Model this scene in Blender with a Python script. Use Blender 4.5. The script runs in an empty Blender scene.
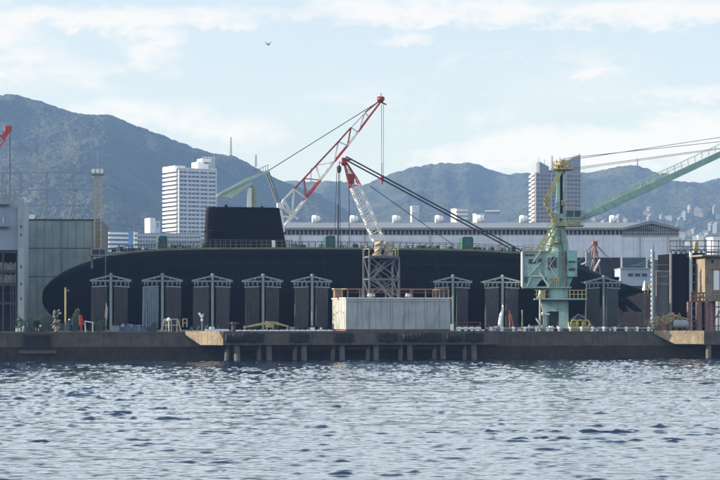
WAVE_SLOPE = 0.105
HAZE_D = 0.000047; HAZE_COL = (0.85,1.45,2.65,1); HAZE_G = 0.0
SUN_AZ = -2; SUN_EL = 23; SUN_E = 5.0
SKY_S = 0.15; SKY_DUST = 1.2; VEIL = 0.75; CLOUD = (3.85,3.75,3.75,1); VEILC = (2.6,2.66,2.98,1); UPC = (8.0,9.0,10.4,1); EXPO = 0.75
import bpy, math, random
import numpy as np
from mathutils import Vector
random.seed(7)
SC = bpy.context.scene
COL = SC.collection
FPX = 2160.0      # focal length in pixels of a 720 px wide frame (108 mm on 36 mm)
CAMH = 5.5        # eye height over the water
HOR = 321.0       # horizon row
R = math.radians

# ------------------------------------------------------------------ frames
class Frame:
    """A horizontal frame: u along, v away, z up; turned by th about z."""
    def __init__(s, ox, oy, deg):
        s.ox, s.oy, s.th = ox, oy, R(deg); s.c, s.s = math.cos(s.th), math.sin(s.th)
    def w(s, p):
        u, v, z = p
        return (s.ox+u*s.c-v*s.s, s.oy+u*s.s+v*s.c, z)
    def u(s, px, v):
        k = (px-360.0)/FPX
        return (k*(s.oy+v*s.c)-s.ox+v*s.s)/(s.c-k*s.s)
    def Y(s, px, v):
        return s.oy+s.u(px, v)*s.s+v*s.c
    def z(s, px, py, v):
        return CAMH-(py-HOR)*s.Y(px, v)/FPX
    def p(s, px, py, v):
        return (s.u(px, v), v, s.z(px, py, v))
FQ = Frame(0, 308, 12)      # the quay
FW = Frame(0, 0, 0)         # square to the view: v is the distance

# ------------------------------------------------------------------ materials
MATS = {}
def mat(name, col, rough=0.7, var=0.18, scale=1.5, metal=0.0, streak=0.0, streak_col=(0.16,0.07,0.03), bump=0.0, sscale=1.0, grime=0.0, spec=0.4):
    if name in MATS: return MATS[name]
    m = bpy.data.materials.new(name); m.use_nodes = True
    nt = m.node_tree; N = nt.nodes; L = nt.links
    b = N['Principled BSDF']
    b.inputs['Roughness'].default_value = rough; b.inputs['Metallic'].default_value = metal
    b.inputs['Specular IOR Level'].default_value = spec
    tc = N.new('ShaderNodeTexCoord')
    n1 = N.new('ShaderNodeTexNoise'); n1.inputs['Scale'].default_value = scale; n1.inputs['Detail'].default_value = 6; n1.inputs['Roughness'].default_value = 0.65
    L.new(tc.outputs['Object'], n1.inputs['Vector'])
    r = N.new('ShaderNodeMapRange'); r.inputs['From Min'].default_value = 0.3; r.inputs['From Max'].default_value = 0.7
    L.new(n1.outputs['Fac'], r.inputs['Value'])
    mx = N.new('ShaderNodeMix'); mx.data_type = 'RGBA'
    lo = [max(0, c*(1-var)) for c in col]; hi = [min(1, c*(1+var)) for c in col]
    mx.inputs['A'].default_value = (*lo, 1); mx.inputs['B'].default_value = (*hi, 1)
    L.new(r.outputs['Result'], mx.inputs['Factor'])
    out = mx.outputs['Result']
    def layer(out, scl, lo_, hi_, colr, amt, det=5):
        mp = N.new('ShaderNodeMapping'); mp.inputs['Scale'].default_value = scl
        L.new(tc.outputs['Object'], mp.inputs['Vector'])
        n = N.new('ShaderNodeTexNoise'); n.inputs['Scale'].default_value = 1.0; n.inputs['Detail'].default_value = det
        L.new(mp.outputs['Vector'], n.inputs['Vector'])
        q = N.new('ShaderNodeMapRange'); q.inputs['From Min'].default_value = lo_; q.inputs['From Max'].default_value = hi_
        q.inputs['To Max'].default_value = amt
        L.new(n.outputs['Fac'], q.inputs['Value'])
        k = N.new('ShaderNodeMix'); k.data_type = 'RGBA'; k.inputs['B'].default_value = (*colr, 1)
        L.new(out, k.inputs['A']); L.new(q.outputs['Result'], k.inputs['Factor'])
        return k.outputs['Result']
    if streak > 0:
        out = layer(out, (2.2*sscale, 2.2*sscale, 0.22*sscale), 0.5, 0.72, streak_col, streak)
    if grime > 0:
        out = layer(out, (0.35, 0.35, 0.5), 0.45, 0.7, tuple(c*0.45 for c in col), grime, 8)
    L.new(out, b.inputs['Base Color'])
    if bump > 0:
        bp = N.new('ShaderNodeBump'); bp.inputs['Strength'].default_value = bump; bp.inputs['Distance'].default_value = 0.15
        n2 = N.new('ShaderNodeTexNoise'); n2.inputs['Scale'].default_value = scale*3; n2.inputs['Detail'].default_value = 5
        L.new(tc.outputs['Object'], n2.inputs['Vector']); L.new(n2.outputs['Fac'], bp.inputs['Height']); L.new(bp.outputs['Normal'], b.inputs['Normal'])
    MATS[name] = m
    return m

m_hull = mat('hull_black', (0.002,0.0024,0.003), 0.5, 0.3, 0.35, streak=0.5, streak_col=(0.010,0.010,0.011), spec=0.05)
m_sail = mat('sail_black', (0.002,0.0024,0.003), 0.5, 0.3, 0.8, spec=0.06)
m_conc = mat('quay_concrete', (0.102,0.088,0.070), 0.9, 0.3, 0.8, streak=0.55, streak_col=(0.04,0.035,0.03), bump=0.5, grime=0.5)
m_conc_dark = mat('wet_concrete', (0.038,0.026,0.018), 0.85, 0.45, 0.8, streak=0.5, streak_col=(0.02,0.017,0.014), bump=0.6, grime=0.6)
m_conc_lit = mat('concrete_sunlit', (0.32,0.255,0.175), 0.9, 0.3, 1.2, streak=0.75, streak_col=(0.16,0.11,0.07), bump=0.6, grime=0.5)  # sunlit copy of the quay concrete, light put into the colour; streaks are stains
m_pile = mat('pile_concrete', (0.12,0.112,0.10), 0.85, 0.3, 1.2, streak=0.5, streak_col=(0.05,0.045,0.04), bump=0.3)
m_rubber = mat('black_rubber', (0.012,0.012,0.013), 0.8, 0.3, 3)
m_box = mat('painted_steel_panel', (0.37,0.395,0.39), 0.7, 0.1, 0.8, streak=0.7, streak_col=(0.20,0.16,0.13), grime=0.4)
m_rust = mat('rusty_steel', (0.20,0.085,0.04), 0.85, 0.4, 3, streak=0.5, streak_col=(0.06,0.03,0.02))
m_pinkrust = mat('faded_red_steel', (0.22,0.125,0.105), 0.8, 0.3, 2, streak=0.6, streak_col=(0.13,0.05,0.03))
m_steel = mat('grey_steel', (0.20,0.24,0.26), 0.6, 0.2, 2, streak=0.3, streak_col=(0.09,0.08,0.07))
m_post = mat('screen_post_steel', (0.22,0.27,0.28), 0.6, 0.15, 2, streak=0.3, streak_col=(0.1,0.1,0.09))
m_curtain = mat('dark_curtain', (0.066,0.066,0.062), 0.9, 0.15, 1.0, streak=0.6, streak_col=(0.04,0.04,0.042), sscale=1.6)
m_curtain_l = mat('pale_curtain', (0.22,0.26,0.29), 0.9, 0.2, 1.0, streak=0.4, streak_col=(0.13,0.15,0.17), sscale=1.6)
m_white = mat('white_paint', (0.75,0.74,0.70), 0.5, 0.08, 2, streak=0.35, streak_col=(0.35,0.28,0.2))
m_whiteclean = mat('white_enamel', (0.80,0.79,0.76), 0.4, 0.05, 2)
m_red = mat('red_paint', (0.50,0.035,0.025), 0.5, 0.2, 2, streak=0.3, streak_col=(0.2,0.03,0.02))
m_darkred = mat('dark_red_paint', (0.24,0.03,0.025), 0.6, 0.3, 2)
m_green = mat('crane_green', (0.25,0.39,0.36), 0.65, 0.2, 0.8, streak=0.65, streak_col=(0.12,0.19,0.15), grime=0.25)
m_greenjib = mat('jib_green', (0.18,0.31,0.28), 0.55, 0.15, 0.8, streak=0.3, streak_col=(0.10,0.17,0.16))
m_palegreen = mat('pale_green_paint', (0.42,0.52,0.42), 0.6, 0.15, 1)
m_yellow = mat('dull_yellow_paint', (0.36,0.31,0.13), 0.7, 0.3, 2, streak=0.6, streak_col=(0.2,0.15,0.08))
m_yellowb = mat('yellow_paint', (0.62,0.42,0.05), 0.5, 0.2, 2)
m_cream = mat('cream_paint', (0.42,0.37,0.27), 0.6, 0.2, 2)
m_dkgreen = mat('dark_green_paint', (0.02,0.09,0.065), 0.6, 0.25, 2)
m_rope = mat('steel_rope', (0.035,0.035,0.04), 0.6, 0.2, 4)
m_ropel = mat('light_rope', (0.22,0.22,0.22), 0.6, 0.2, 4)
m_dark = mat('dark_interior', (0.015,0.016,0.02), 0.9, 0.3, 1)  # near-black colour stands in for the unlit insides of openings
m_glass = mat('window_glass', (0.03,0.04,0.055), 0.15, 0.2, 1)
m_shed = mat('shed_green_sheet', (0.225,0.285,0.28), 0.75, 0.1, 0.4, streak=0.5, streak_col=(0.13,0.18,0.18), grime=0.4)
m_bluegrey = mat('blue_grey_sheet', (0.27,0.32,0.39), 0.75, 0.1, 0.4, streak=0.3, streak_col=(0.16,0.19,0.23))
m_pilaster = mat('grey_render', (0.33,0.37,0.38), 0.85, 0.15, 0.6, streak=0.4, streak_col=(0.18,0.19,0.19))
m_wh_wall = mat('warehouse_sheet', (0.58,0.61,0.68), 0.7, 0.05, 0.2, streak=0.5, streak_col=(0.42,0.45,0.50), sscale=0.5, grime=0.2)
m_wh_roof = mat('warehouse_roof', (0.17,0.19,0.22), 0.7, 0.12, 0.1)
m_wh_louvre = mat('warehouse_louvre', (0.10,0.11,0.115), 0.8, 0.2, 1)
m_wh_frame = mat('warehouse_frame', (0.30,0.32,0.34), 0.8, 0.15, 1)
m_teal = mat('teal_shutter', (0.05,0.10,0.12), 0.7, 0.2, 1, streak=0.4, streak_col=(0.03,0.05,0.06))
m_apt = mat('apartment_white', (0.70,0.69,0.66), 0.8, 0.05, 0.2)
m_aptgrey = mat('apartment_grey', (0.36,0.37,0.39), 0.8, 0.12, 0.2)
m_aptbrown = mat('apartment_mauve', (0.22,0.19,0.195), 0.8, 0.15, 0.2)
m_aptdark = mat('apartment_recess', (0.14,0.155,0.19), 0.6, 0.4, 0.25)
m_blue = mat('blue_panel', (0.10,0.26,0.52), 0.7, 0.1, 0.5)
m_beige = mat('beige_concrete', (0.25,0.21,0.155), 0.9, 0.2, 0.8, streak=0.65, streak_col=(0.15,0.11,0.07), grime=0.45)
m_brick = mat('rust_brown_panel', (0.14,0.095,0.082), 0.9, 0.5, 2.2, streak=0.5, streak_col=(0.20,0.19,0.18), grime=0.6)
m_tarp_b = mat('blue_tarpaulin', (0.05,0.075,0.11), 0.6, 0.4, 2)
m_net = mat('beige_netting', (0.40,0.33,0.25), 0.9, 0.35, 2.5)
m_leaf = mat('shrub_leaf', (0.045,0.085,0.03), 0.8, 0.5, 1.5)
m_bark = mat('bark', (0.08,0.06,0.04), 0.9, 0.3, 3)
m_skin = mat('skin', (0.45,0.28,0.2), 0.6, 0.05, 3)
m_cloth = mat('navy_overalls', (0.03,0.06,0.14), 0.9, 0.2, 3)
m_bird = mat('bird_feather', (0.05,0.045,0.04), 0.8, 0.3, 8)
m_ground = mat('yard_concrete', (0.20,0.19,0.175), 0.95, 0.25, 0.05, grime=0.5)
m_wood = mat('weathered_planks', (0.42,0.31,0.18), 0.85, 0.35, 2, streak=0.3, streak_col=(0.2,0.14,0.08))

# ------------------------------------------------------------------ mesh builder
class MB:
    def __init__(s): s.v = []; s.f = []; s.m = []; s.smooth = False
    def add(s, vs, fs, m=0):
        o = len(s.v); s.v += [tuple(map(float, a)) for a in vs]
        s.f += [tuple(i+o for i in f) for f in fs]; s.m += [m]*len(fs); return s
    def box(s, a0, a1, b0, b1, c0, c1, m=0):
        if a0 > a1: a0, a1 = a1, a0
        if b0 > b1: b0, b1 = b1, b0
        if c0 > c1: c0, c1 = c1, c0
        return s.add([(a0,b0,c0),(a1,b0,c0),(a1,b1,c0),(a0,b1,c0),(a0,b0,c1),(a1,b0,c1),(a1,b1,c1),(a0,b1,c1)],
                     [(0,3,2,1),(4,5,6,7),(0,1,5,4),(1,2,6,5),(2,3,7,6),(3,0,4,7)], m)
    def bar(s, p, q, r, r2=None, n=4, m=0):
        p = Vector(p); q = Vector(q); d = q-p
        if d.length < 1e-6: return s
        d.normalize(); up = Vector((0,0,1)) if abs(d.z) < 0.95 else Vector((0,1,0))
        a = d.cross(up).normalized(); b = d.cross(a); r2 = r if r2 is None else r2
        k = math.pi/4 if n == 4 else 0
        g = 1.2 if n == 4 else 1.0
        vs = []
        for c, rr in ((p, r), (q, r2)):
            for i in range(n):
                t = 2*math.pi*i/n+k; vs.append(c+(a*math.cos(t)+b*math.sin(t))*rr*g)
        fs = [(i, (i+1) % n, n+(i+1) % n, n+i) for i in range(n)]+[tuple(range(n-1, -1, -1)), tuple(range(n, 2*n))]
        return s.add(vs, fs, m)
    def prism(s, pts, b0, b1, m=0):
        """outline in (u,z) given thickness b0..b1 along v"""
        n = len(pts)
        vs = [(x, b0, z) for x, z in pts]+[(x, b1, z) for x, z in pts]
        fs = [tuple(range(n)), tuple(range(2*n-1, n-1, -1))]+[(i, n+i, n+(i+1) % n, (i+1) % n) for i in range(n)]
        return s.add(vs, fs, m)
    def lathe(s, c, prof, n=14, m=0, a0=0.0, axis='z'):
        """profile [(r,h)] about an axis through c"""
        vs = []
        for r_, h in prof:
            for i in range(n):
                t = 2*math.pi*i/n+a0
                if axis == 'z': vs.append((c[0]+r_*math.cos(t), c[1]+r_*math.sin(t), c[2]+h))
                else: vs.append((c[0]+h, c[1]+r_*math.cos(t), c[2]+r_*math.sin(t)))
        fs = []
        for k in range(len(prof)-1):
            for i in range(n): fs.append((k*n+i, k*n+(i+1) % n, (k+1)*n+(i+1) % n, (k+1)*n+i))
        fs.append(tuple(range(n-1, -1, -1))); L_ = (len(prof)-1)*n; fs.append(tuple(range(L_, L_+n)))
        return s.add(vs, fs, m)
    def path(s, pts, r, n=4, m=0):
        for a, b in zip(pts[:-1], pts[1:]): s.bar(a, b, r, n=n, m=m)
        return s
    def mesh(s, name, mats, o=(0,0,0)):
        me = bpy.data.meshes.new(name)
        me.from_pydata([(a-o[0], b-o[1], c-o[2]) for a, b, c in s.v], [], s.f)
        for mm in (mats if isinstance(mats, (list, tuple)) else [mats]): me.materials.append(mm)
        me.polygons.foreach_set('material_index', s.m)
        if s.smooth: me.polygons.foreach_set('use_smooth', [True]*len(s.f))
        me.update(); return me

INFO = {}
def tag(o, label=None, cat=None, group=None, kind=None):
    if label: o['label'] = label
    if cat: o['category'] = cat
    if group: o['group'] = group
    if kind: o['kind'] = kind
    return o
def thing(name, label, cat, fr, o, group=None):
    e = bpy.data.objects.new(name, None); COL.objects.link(e)
    e.location = fr.w(o); e.rotation_euler = (0,0,fr.th); e.empty_display_size = 0.5
    INFO[e.name] = (fr, o); return tag(e, label, cat, group)
def part(mb, name, mats, parent, label=None):
    fr, o = INFO[parent.name]
    ob = bpy.data.objects.new(name, mb.mesh(name, mats, o)); COL.objects.link(ob); ob.parent = parent
    INFO[ob.name] = (fr, o)
    if label: ob['label'] = label
    return ob
def solo(mb, name, mats, label, cat, fr, o, group=None, kind=None):
    ob = bpy.data.objects.new(name, mb.mesh(name, mats, o)); COL.objects.link(ob)
    ob.location = fr.w(o); ob.rotation_euler = (0,0,fr.th); INFO[ob.name] = (fr, o)
    return tag(ob, label, cat, group, kind)
def kids(o): return [c for c in bpy.data.objects if c.parent == o]
def copy_tree(o, parent=None):
    c = o.copy(); COL.objects.link(c); c.parent = parent
    INFO[c.name] = INFO[o.name]
    for ch in kids(o): copy_tree(ch, c)
    return c
ORD = ['leftmost','second from left','third from left','fourth from left','fifth from left','sixth from left','seventh from left','rightmost']

def truss(mb, A, B, wa, wb, n, r, dirw=(0,1,0), dirh=None, ha=None, hb=None, ms=None, rd=None):
    """four-chord lattice from A to B; widths along dirw, heights along dirh; ms(k)->material index per bay"""
    A = Vector(A); B = Vector(B); d = (B-A).normalized(); W = Vector(dirw).normalized()
    H = Vector(dirh).normalized() if dirh else d.cross(W).normalized()
    ha = wa if ha is None else ha; hb = wb if hb is None else hb; rd = rd or r*0.55
    def cs(t):
        c = A.lerp(B, t); w = (wa+(wb-wa)*t)/2; h = (ha+(hb-ha)*t)/2
        return [c-W*w-H*h, c+W*w-H*h, c+W*w+H*h, c-W*w+H*h]
    for k in range(n):
        m = ms(k) if ms else 0
        P = cs(k/n); Q = cs((k+1)/n)
        for i in range(4):
            mb.bar(P[i], Q[i], r, m=m)
            j = (i+1) % 4
            if k % 2: mb.bar(P[i], Q[j], rd, m=m)
            else: mb.bar(P[j], Q[i], rd, m=m)
            mb.bar(Q[i], Q[j], rd, m=m)
    P = cs(0)
    for i in range(4): mb.bar(P[i], P[(i+1) % 4], r, m=ms(0) if ms else 0)
    return mb

# ------------------------------------------------------------------ camera
cam = bpy.data.cameras.new('camera'); co = bpy.data.objects.new('camera', cam); COL.objects.link(co)
cam.lens = 108; cam.sensor_width = 36; co.location = (0,0,CAMH); co.rotation_euler = (R(90),0,0)
cam.shift_y = (HOR-240)/720.0; cam.clip_end = 20000; cam.clip_start = 1
SC.camera = co

# ------------------------------------------------------------------ noise
def vnoise(x, y, seed=0):
    rs = np.random.RandomState(seed); T = rs.rand(256, 256)
    xi = np.floor(x).astype(int); yi = np.floor(y).astype(int); fx = x-xi; fy = y-yi
    fx = fx*fx*(3-2*fx); fy = fy*fy*(3-2*fy)
    a = T[xi & 255, yi & 255]; b = T[(xi+1) & 255, yi & 255]; c = T[xi & 255, (yi+1) & 255]; d = T[(xi+1) & 255, (yi+1) & 255]
    return a*(1-fx)*(1-fy)+b*fx*(1-fy)+c*(1-fx)*fy+d*fx*fy
def fbm(x, y, seed, octv=4, ridged=False):
    o = 0; a = 1; t = 0
    for k in range(octv):
        n = vnoise(x*2**k, y*2**k, seed+k)
        if ridged: n = 1-abs(2*n-1)
        o = o+a*n; t += a; a *= 0.5
    return o/t
def grid_mesh(name, X, Y, Z, mt, smooth=True):
    nr, nc = X.shape; me = bpy.data.meshes.new(name)
    co_ = np.stack([X, Y, Z], -1).reshape(-1, 3).astype(np.float32)
    i = np.arange(nr-1)[:, None]*nc+np.arange(nc-1)[None, :]
    q = np.stack([i, i+1, i+nc+1, i+nc], -1).reshape(-1, 4).astype(np.int32)
    me.vertices.add(len(co_)); me.vertices.foreach_set('co', co_.ravel())
    me.loops.add(q.size); me.loops.foreach_set('vertex_index', q.ravel())
    me.polygons.add(len(q)); me.polygons.foreach_set('loop_start', np.arange(0, q.size, 4, dtype=np.int32))
    me.update(calc_edges=True); me.validate()
    me.polygons.foreach_set('use_smooth', np.full(len(q), smooth))
    me.materials.append(mt); me.update()
    o = bpy.data.objects.new(name, me); COL.objects.link(o); return o
# ------------------------------------------------------------------ water
def water_mat():
    m = bpy.data.materials.new('sea_water'); m.use_nodes = True; nt = m.node_tree; N = nt.nodes; L = nt.links
    b = N['Principled BSDF']; b.inputs['Base Color'].default_value = (0.008,0.02,0.042,1); b.inputs['Roughness'].default_value = 0.07
    b.inputs['IOR'].default_value = 1.4
    tc = N.new('ShaderNodeTexCoord')
    prev = None
    for sc, st, di in (((0.9,1.3,1),0.5,0.04), ((4,6,1),0.6,0.02)):
        mp = N.new('ShaderNodeMapping'); mp.inputs['Scale'].default_value = sc; mp.inputs['Rotation'].default_value = (0,0,0.25)
        n = N.new('ShaderNodeTexNoise'); n.inputs['Scale'].default_value = 1; n.inputs['Detail'].default_value = 4
        bp = N.new('ShaderNodeBump'); bp.inputs['Strength'].default_value = st; bp.inputs['Distance'].default_value = di
        L.new(tc.outputs['Object'], mp.inputs['Vector']); L.new(mp.outputs['Vector'], n.inputs['Vector']); L.new(n.outputs['Fac'], bp.inputs['Height'])
        if prev: L.new(prev.outputs['Normal'], bp.inputs['Normal'])
        prev = bp
    L.new(prev.outputs['Normal'], b.inputs['Normal'])
    return m
rows = np.concatenate([np.array([-1200,-600,-250,-100,0,35.]), np.arange(55, 110, 0.13), np.arange(110, 190, 0.22), np.arange(190, 336, 0.33), np.array([350,400,500,700.])])
cols = np.concatenate([np.array([-18,-8,-3,-1,-0.5]), np.arange(-0.24, 0.24, 0.0008), np.array([0.5,1,3,8,18.])])
YY = np.repeat(rows[:, None], len(cols), 1); XX = cols[None, :]*np.maximum(YY, 55)
ZZ = np.zeros_like(XX); rs = np.random.RandomState(11)
inner = (np.abs(cols) < 0.245)[None, :]*((rows > 54) & (rows < 337))[:, None]
NW = 110
for k in range(NW):
    lam = math.exp(rs.uniform(math.log(0.28), math.log(1.6))) if k < 98 else rs.uniform(3, 8)
    th = R(-96)+rs.normal()*R(21)
    sl = WAVE_SLOPE*math.sqrt(2/NW)*(1 if k < 98 else 0.35)
    kx, ky = 2*math.pi/lam*math.cos(th), 2*math.pi/lam*math.sin(th)
    ph = kx*XX+ky*YY+rs.uniform(0, 6.28)
    a = sl*lam/(2*math.pi)
    ZZ += a*np.sin(ph)
patch = 0.7+0.6*fbm(XX*0.05, YY*0.022, 77, 3)       # gusts: calmer and rougher patches
ZZ = ZZ*patch*np.interp(YY, [60, 110, 180, 330], [0.95, 1.1, 1.3, 1.6]); sg = ZZ.std()/0.75
ZZ = sg*(np.exp(np.clip(0.62*ZZ/sg, -3, 1.7))-1.2)/0.6       # flat troughs, sharp crests
ZZ = np.where(inner, ZZ, 0.0)
w = grid_mesh('water', XX, YY, ZZ, water_mat()); w['kind'] = 'structure'

# ------------------------------------------------------------------ ground, quay
GZ = 4.0
g = MB()
a = FQ.w((-1600,0.6,0)); b_ = FQ.w((1600,0.6,0))
g.add([(a[0],a[1],GZ-0.02),(b_[0],b_[1],GZ-0.02),(5200,900,GZ-0.02),(5200,6900,GZ-0.02),(-5200,6900,GZ-0.02),(-5200,300,GZ-0.02)], [(0,1,2,3,4,5)])
gm = bpy.data.objects.new('ground', g.mesh('ground', m_ground)); COL.objects.link(gm); gm['kind'] = 'structure'
q = MB()
q.box(-1600,1600,0,0.9,1.9,GZ,0)           # coping course
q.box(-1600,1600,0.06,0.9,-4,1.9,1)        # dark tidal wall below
# construction joints and the recess with its frame on the left
for k in range(-30, 60): q.box(k*7.1,k*7.1+0.06,-0.012,0.0,1.92,GZ-0.02,1)
q.box(-1600,1600,-0.1,0.0,GZ-0.28,GZ-0.04,0)
qo = bpy.data.objects.new('quay', q.mesh('quay', [m_conc, m_conc_dark])); COL.objects.link(qo)
qo.location = FQ.w((0,0,0)); qo.rotation_euler = (0,0,FQ.th); qo['kind'] = 'structure'

# recessed fender frame in the quay wall, left
v = -0.55
t = thing('quay_recess', 'dark framed fender pocket fixed to the quay wall at far left', 'fender frame', FQ, (FQ.u(37,0),0,2.4))
u0, u1 = FQ.u(22.5,0), FQ.u(52.5,0); zt, zb = FQ.z(37,334.5,0), FQ.z(37,350,0)
b = MB().box(u0,u1,-0.5,0.0,zt-0.3,zt).box(u0,u0+0.35,-0.5,0.0,zb,zt-0.3).box(u1-0.35,u1,-0.5,0.0,zb,zt-0.3); part(b,'frame',m_conc_dark,t)
b = MB().box(u0+0.4,u1-0.4,-0.25,-0.02,zb+0.1,zt-0.35); part(b,'panel',m_rubber,t)
b = MB().box(u0-0.5,u1+0.5,-0.7,0,zb-0.5,zb-0.02); part(b,'ledge',m_conc,t)

# ------------------------------------------------------------------ jetty
JV = -5.0
t = thing('jetty', 'long grey concrete jetty on paired piles with black rubber fenders', 'jetty', FQ, (FQ.u(340,-2.5),-2.5,0))
uL, uM, uR = FQ.u(185,0), FQ.u(223,JV), FQ.u(492,JV)
zt = 4.08; zb = 2.15
def haunch(ul, um, mats_, par, far):
    """angled end of the platform: plan goes from the quay (ul) out to (um), its underside sloping up to the tip"""
    b = MB()
    P = [(ul,-0.12),(um,JV),(um+0.0,-0.12)]
    k = 0.42; mid = (ul+(um-ul)*k, -0.12+(JV+0.12)*k)
    vs = [(ul,-0.12,zt),(um,JV,zt),(um,-0.12,zt),(ul,-0.12,zt-0.5),(mid[0],mid[1],zb),(um,JV,zb),(um,-0.12,zb),(mid[0],-0.12,zb)]
    b.add(vs, [(0,1,2),(0,3,4,5,1),(1,5,6,2),(4,7,6,5),(3,7,4),(0,2,6,7,3)])
    return part(b,'angled_end',mats_,par)
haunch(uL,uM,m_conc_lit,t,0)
b = MB().box(uM+0.003,uR,JV,-0.12,zb,zt).box(uM+0.02,uR-0.02,JV-0.06,JV,zt-0.25,zt-0.03); part(b,'deck',m_conc,t)
# tapering right end
uE = FQ.u(500,-0.2)
b = MB().add([(uR+.003,JV,zt-.02),(uE,-0.12,zt-.02),(uR+.003,-0.12,zt-.02),(uR+.003,JV,zb),(uE,-0.12,zb),(uR+.003,-0.12,zb)], [(0,1,2),(3,5,4),(0,3,4,1),(0,2,5,3),(1,4,5,2)]); part(b,'end_block',m_conc,t)
pile_px = [(228,237),(260,269),(296,304),(334,342),(369,376),(402,410),(436,443),(466,474)]
for a, c in pile_px:
    ua, uc = FQ.u(a,-4), FQ.u(c,-4.2)
    b = MB(); b.bar((ua-0.28,-3.5,-3),(ua+0.05,-3.3,zb),0.34,n=12); part(b,'pile',m_pile,t)
    b = MB(); b.bar((uc+0.12,-4.3,-3),(uc-0.02,-4.1,zb),0.42,n=12); part(b,'pile',m_pile,t)
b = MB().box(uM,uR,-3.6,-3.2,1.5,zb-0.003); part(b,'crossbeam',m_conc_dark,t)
fen = [(225,243),(244.5,264),(290,309),(335,354),(379,397.5),(402.5,420),(422.5,441.5),(446,462.5),(466.5,483.5)]
for k, (a, c) in enumerate(fen):
    ua, uc = FQ.u(a,JV-0.4), FQ.u(c,JV-0.4); z1, z0 = 3.72, 2.62
    b = MB()
    if k in (0, 5, 7):    # ribbed cylinder type
        b.lathe((ua,JV-0.42,(z0+z1)/2), [(0.25,0),(0.58,0.1),(0.6,0.3),(0.52,0.4),(0.62,0.6),(0.52,0.9),(0.62,1.1),(0.62,(uc-ua)-1.0),(0.52,(uc-ua)-0.8),(0.62,(uc-ua)-0.6),(0.5,(uc-ua)-0.3),(0.58,(uc-ua)-0.1),(0.25,uc-ua)], n=12, axis='x')
    else:
        b.box(ua,uc,JV-0.5,JV-0.07,z0,z1)
        for q_ in range(4):
            uu = ua+(uc-ua)*(q_+0.5)/4; b.box(uu-0.12,uu+0.12,JV-0.56,JV-0.5,z0+.1,z1-.1)
        b.box((ua+uc)/2-.15,(ua+uc)/2+.15,JV-0.3,JV-0.07,z1,z1+0.2).box((ua+uc)/2-.15,(ua+uc)/2+.15,JV-0.3,JV-0.07,z0-0.2,z0)
    part(b,'fender',m_rubber,t)
b = MB(); b.box(FQ.u(206,JV),FQ.u(229,JV),JV+0.2,JV+0.5,zt,zt+0.3); b.box(FQ.u(237,JV),FQ.u(333,JV),JV+0.15,JV+0.5,zt,zt+0.16)
for k in range(18):
    u_ = FQ.u(239+k*5.3,JV); b.box(u_,u_+0.3,JV+0.1,JV+0.55,zt,zt+0.2)
part(b,'kerb',m_white,t)  # white colour stands in for sunlight on the kerb top
b = MB(); b.box(FQ.u(346,JV),FQ.u(450,JV),JV+0.2,JV+0.5,zt,zt+0.22); part(b,'kerb',m_conc,t)
b = MB(); u0, u1 = FQ.u(457,JV), FQ.u(482,JV)
b.bar((u0,JV+0.5,zt+0.35),(u1,JV+0.5,zt+0.35),0.17,n=8,m=1)
for k in range(4): uu = u0+(u1-u0)*(k+.5)/4; b.lathe((uu,JV+0.5,zt),[(0.24,0),(0.2,0.15),(0.3,0.45),(0.26,0.6)],n=8,m=1)
for uu in (u0,u1): b.bar((uu,JV+1,zt),(uu,JV+1,zt+1.25),0.07)
b.bar((u0,JV+1,zt+1.2),(u1,JV+1,zt+1.2),0.05).bar((u0,JV+1,zt+0.75),(u1,JV+1,zt+0.75),0.04)
part(b,'edge_rail',[m_rust,m_white],t)

# edge pipe with white blocks along the quay to the right
t = thing('edge_pipe', 'white pipe kerb on round blocks along the quay edge at right', 'kerb pipe', FQ, (FQ.u(570,0.5),0.5,GZ))
u0, u1 = FQ.u(486,0.5), FQ.u(655,0.5)
b = MB().bar((u0,0.5,GZ+0.45),(u1,0.5,GZ+0.45),0.10,n=8); part(b,'pipe',m_pilaster,t)
n_ = 15
for k in range(n_):
    uu = u0+(u1-u0)*(k+0.4)/n_; b = MB().lathe((uu,0.5,GZ),[(0.2,0),(0.18,0.2),(0.25,0.3),(0.25,0.58),(0.14,0.66)],n=10); part(b,'block',m_whiteclean,t)

# right platform; its angled end has the sunlit tone in its colour
t = thing('quay_platform', 'stained concrete platform with sunlit colouring jutting from the quay at far right', 'platform', FQ, (FQ.u(690,0),0,0))
uL2, uM2 = FQ.u(654,0), FQ.u(704,-5)
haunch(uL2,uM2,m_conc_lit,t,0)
b = MB().box(uM2+.003,uM2+14,JV,-0.12,zb-.1,zt); part(b,'deck',m_conc,t)
for k in range(5):
    b = MB(); b.bar((uM2+1+k*3,-4.2,-3),(uM2+1+k*3,-4.2,zb-.1),0.4,n=12); part(b,'pile',m_pile,t)

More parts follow.
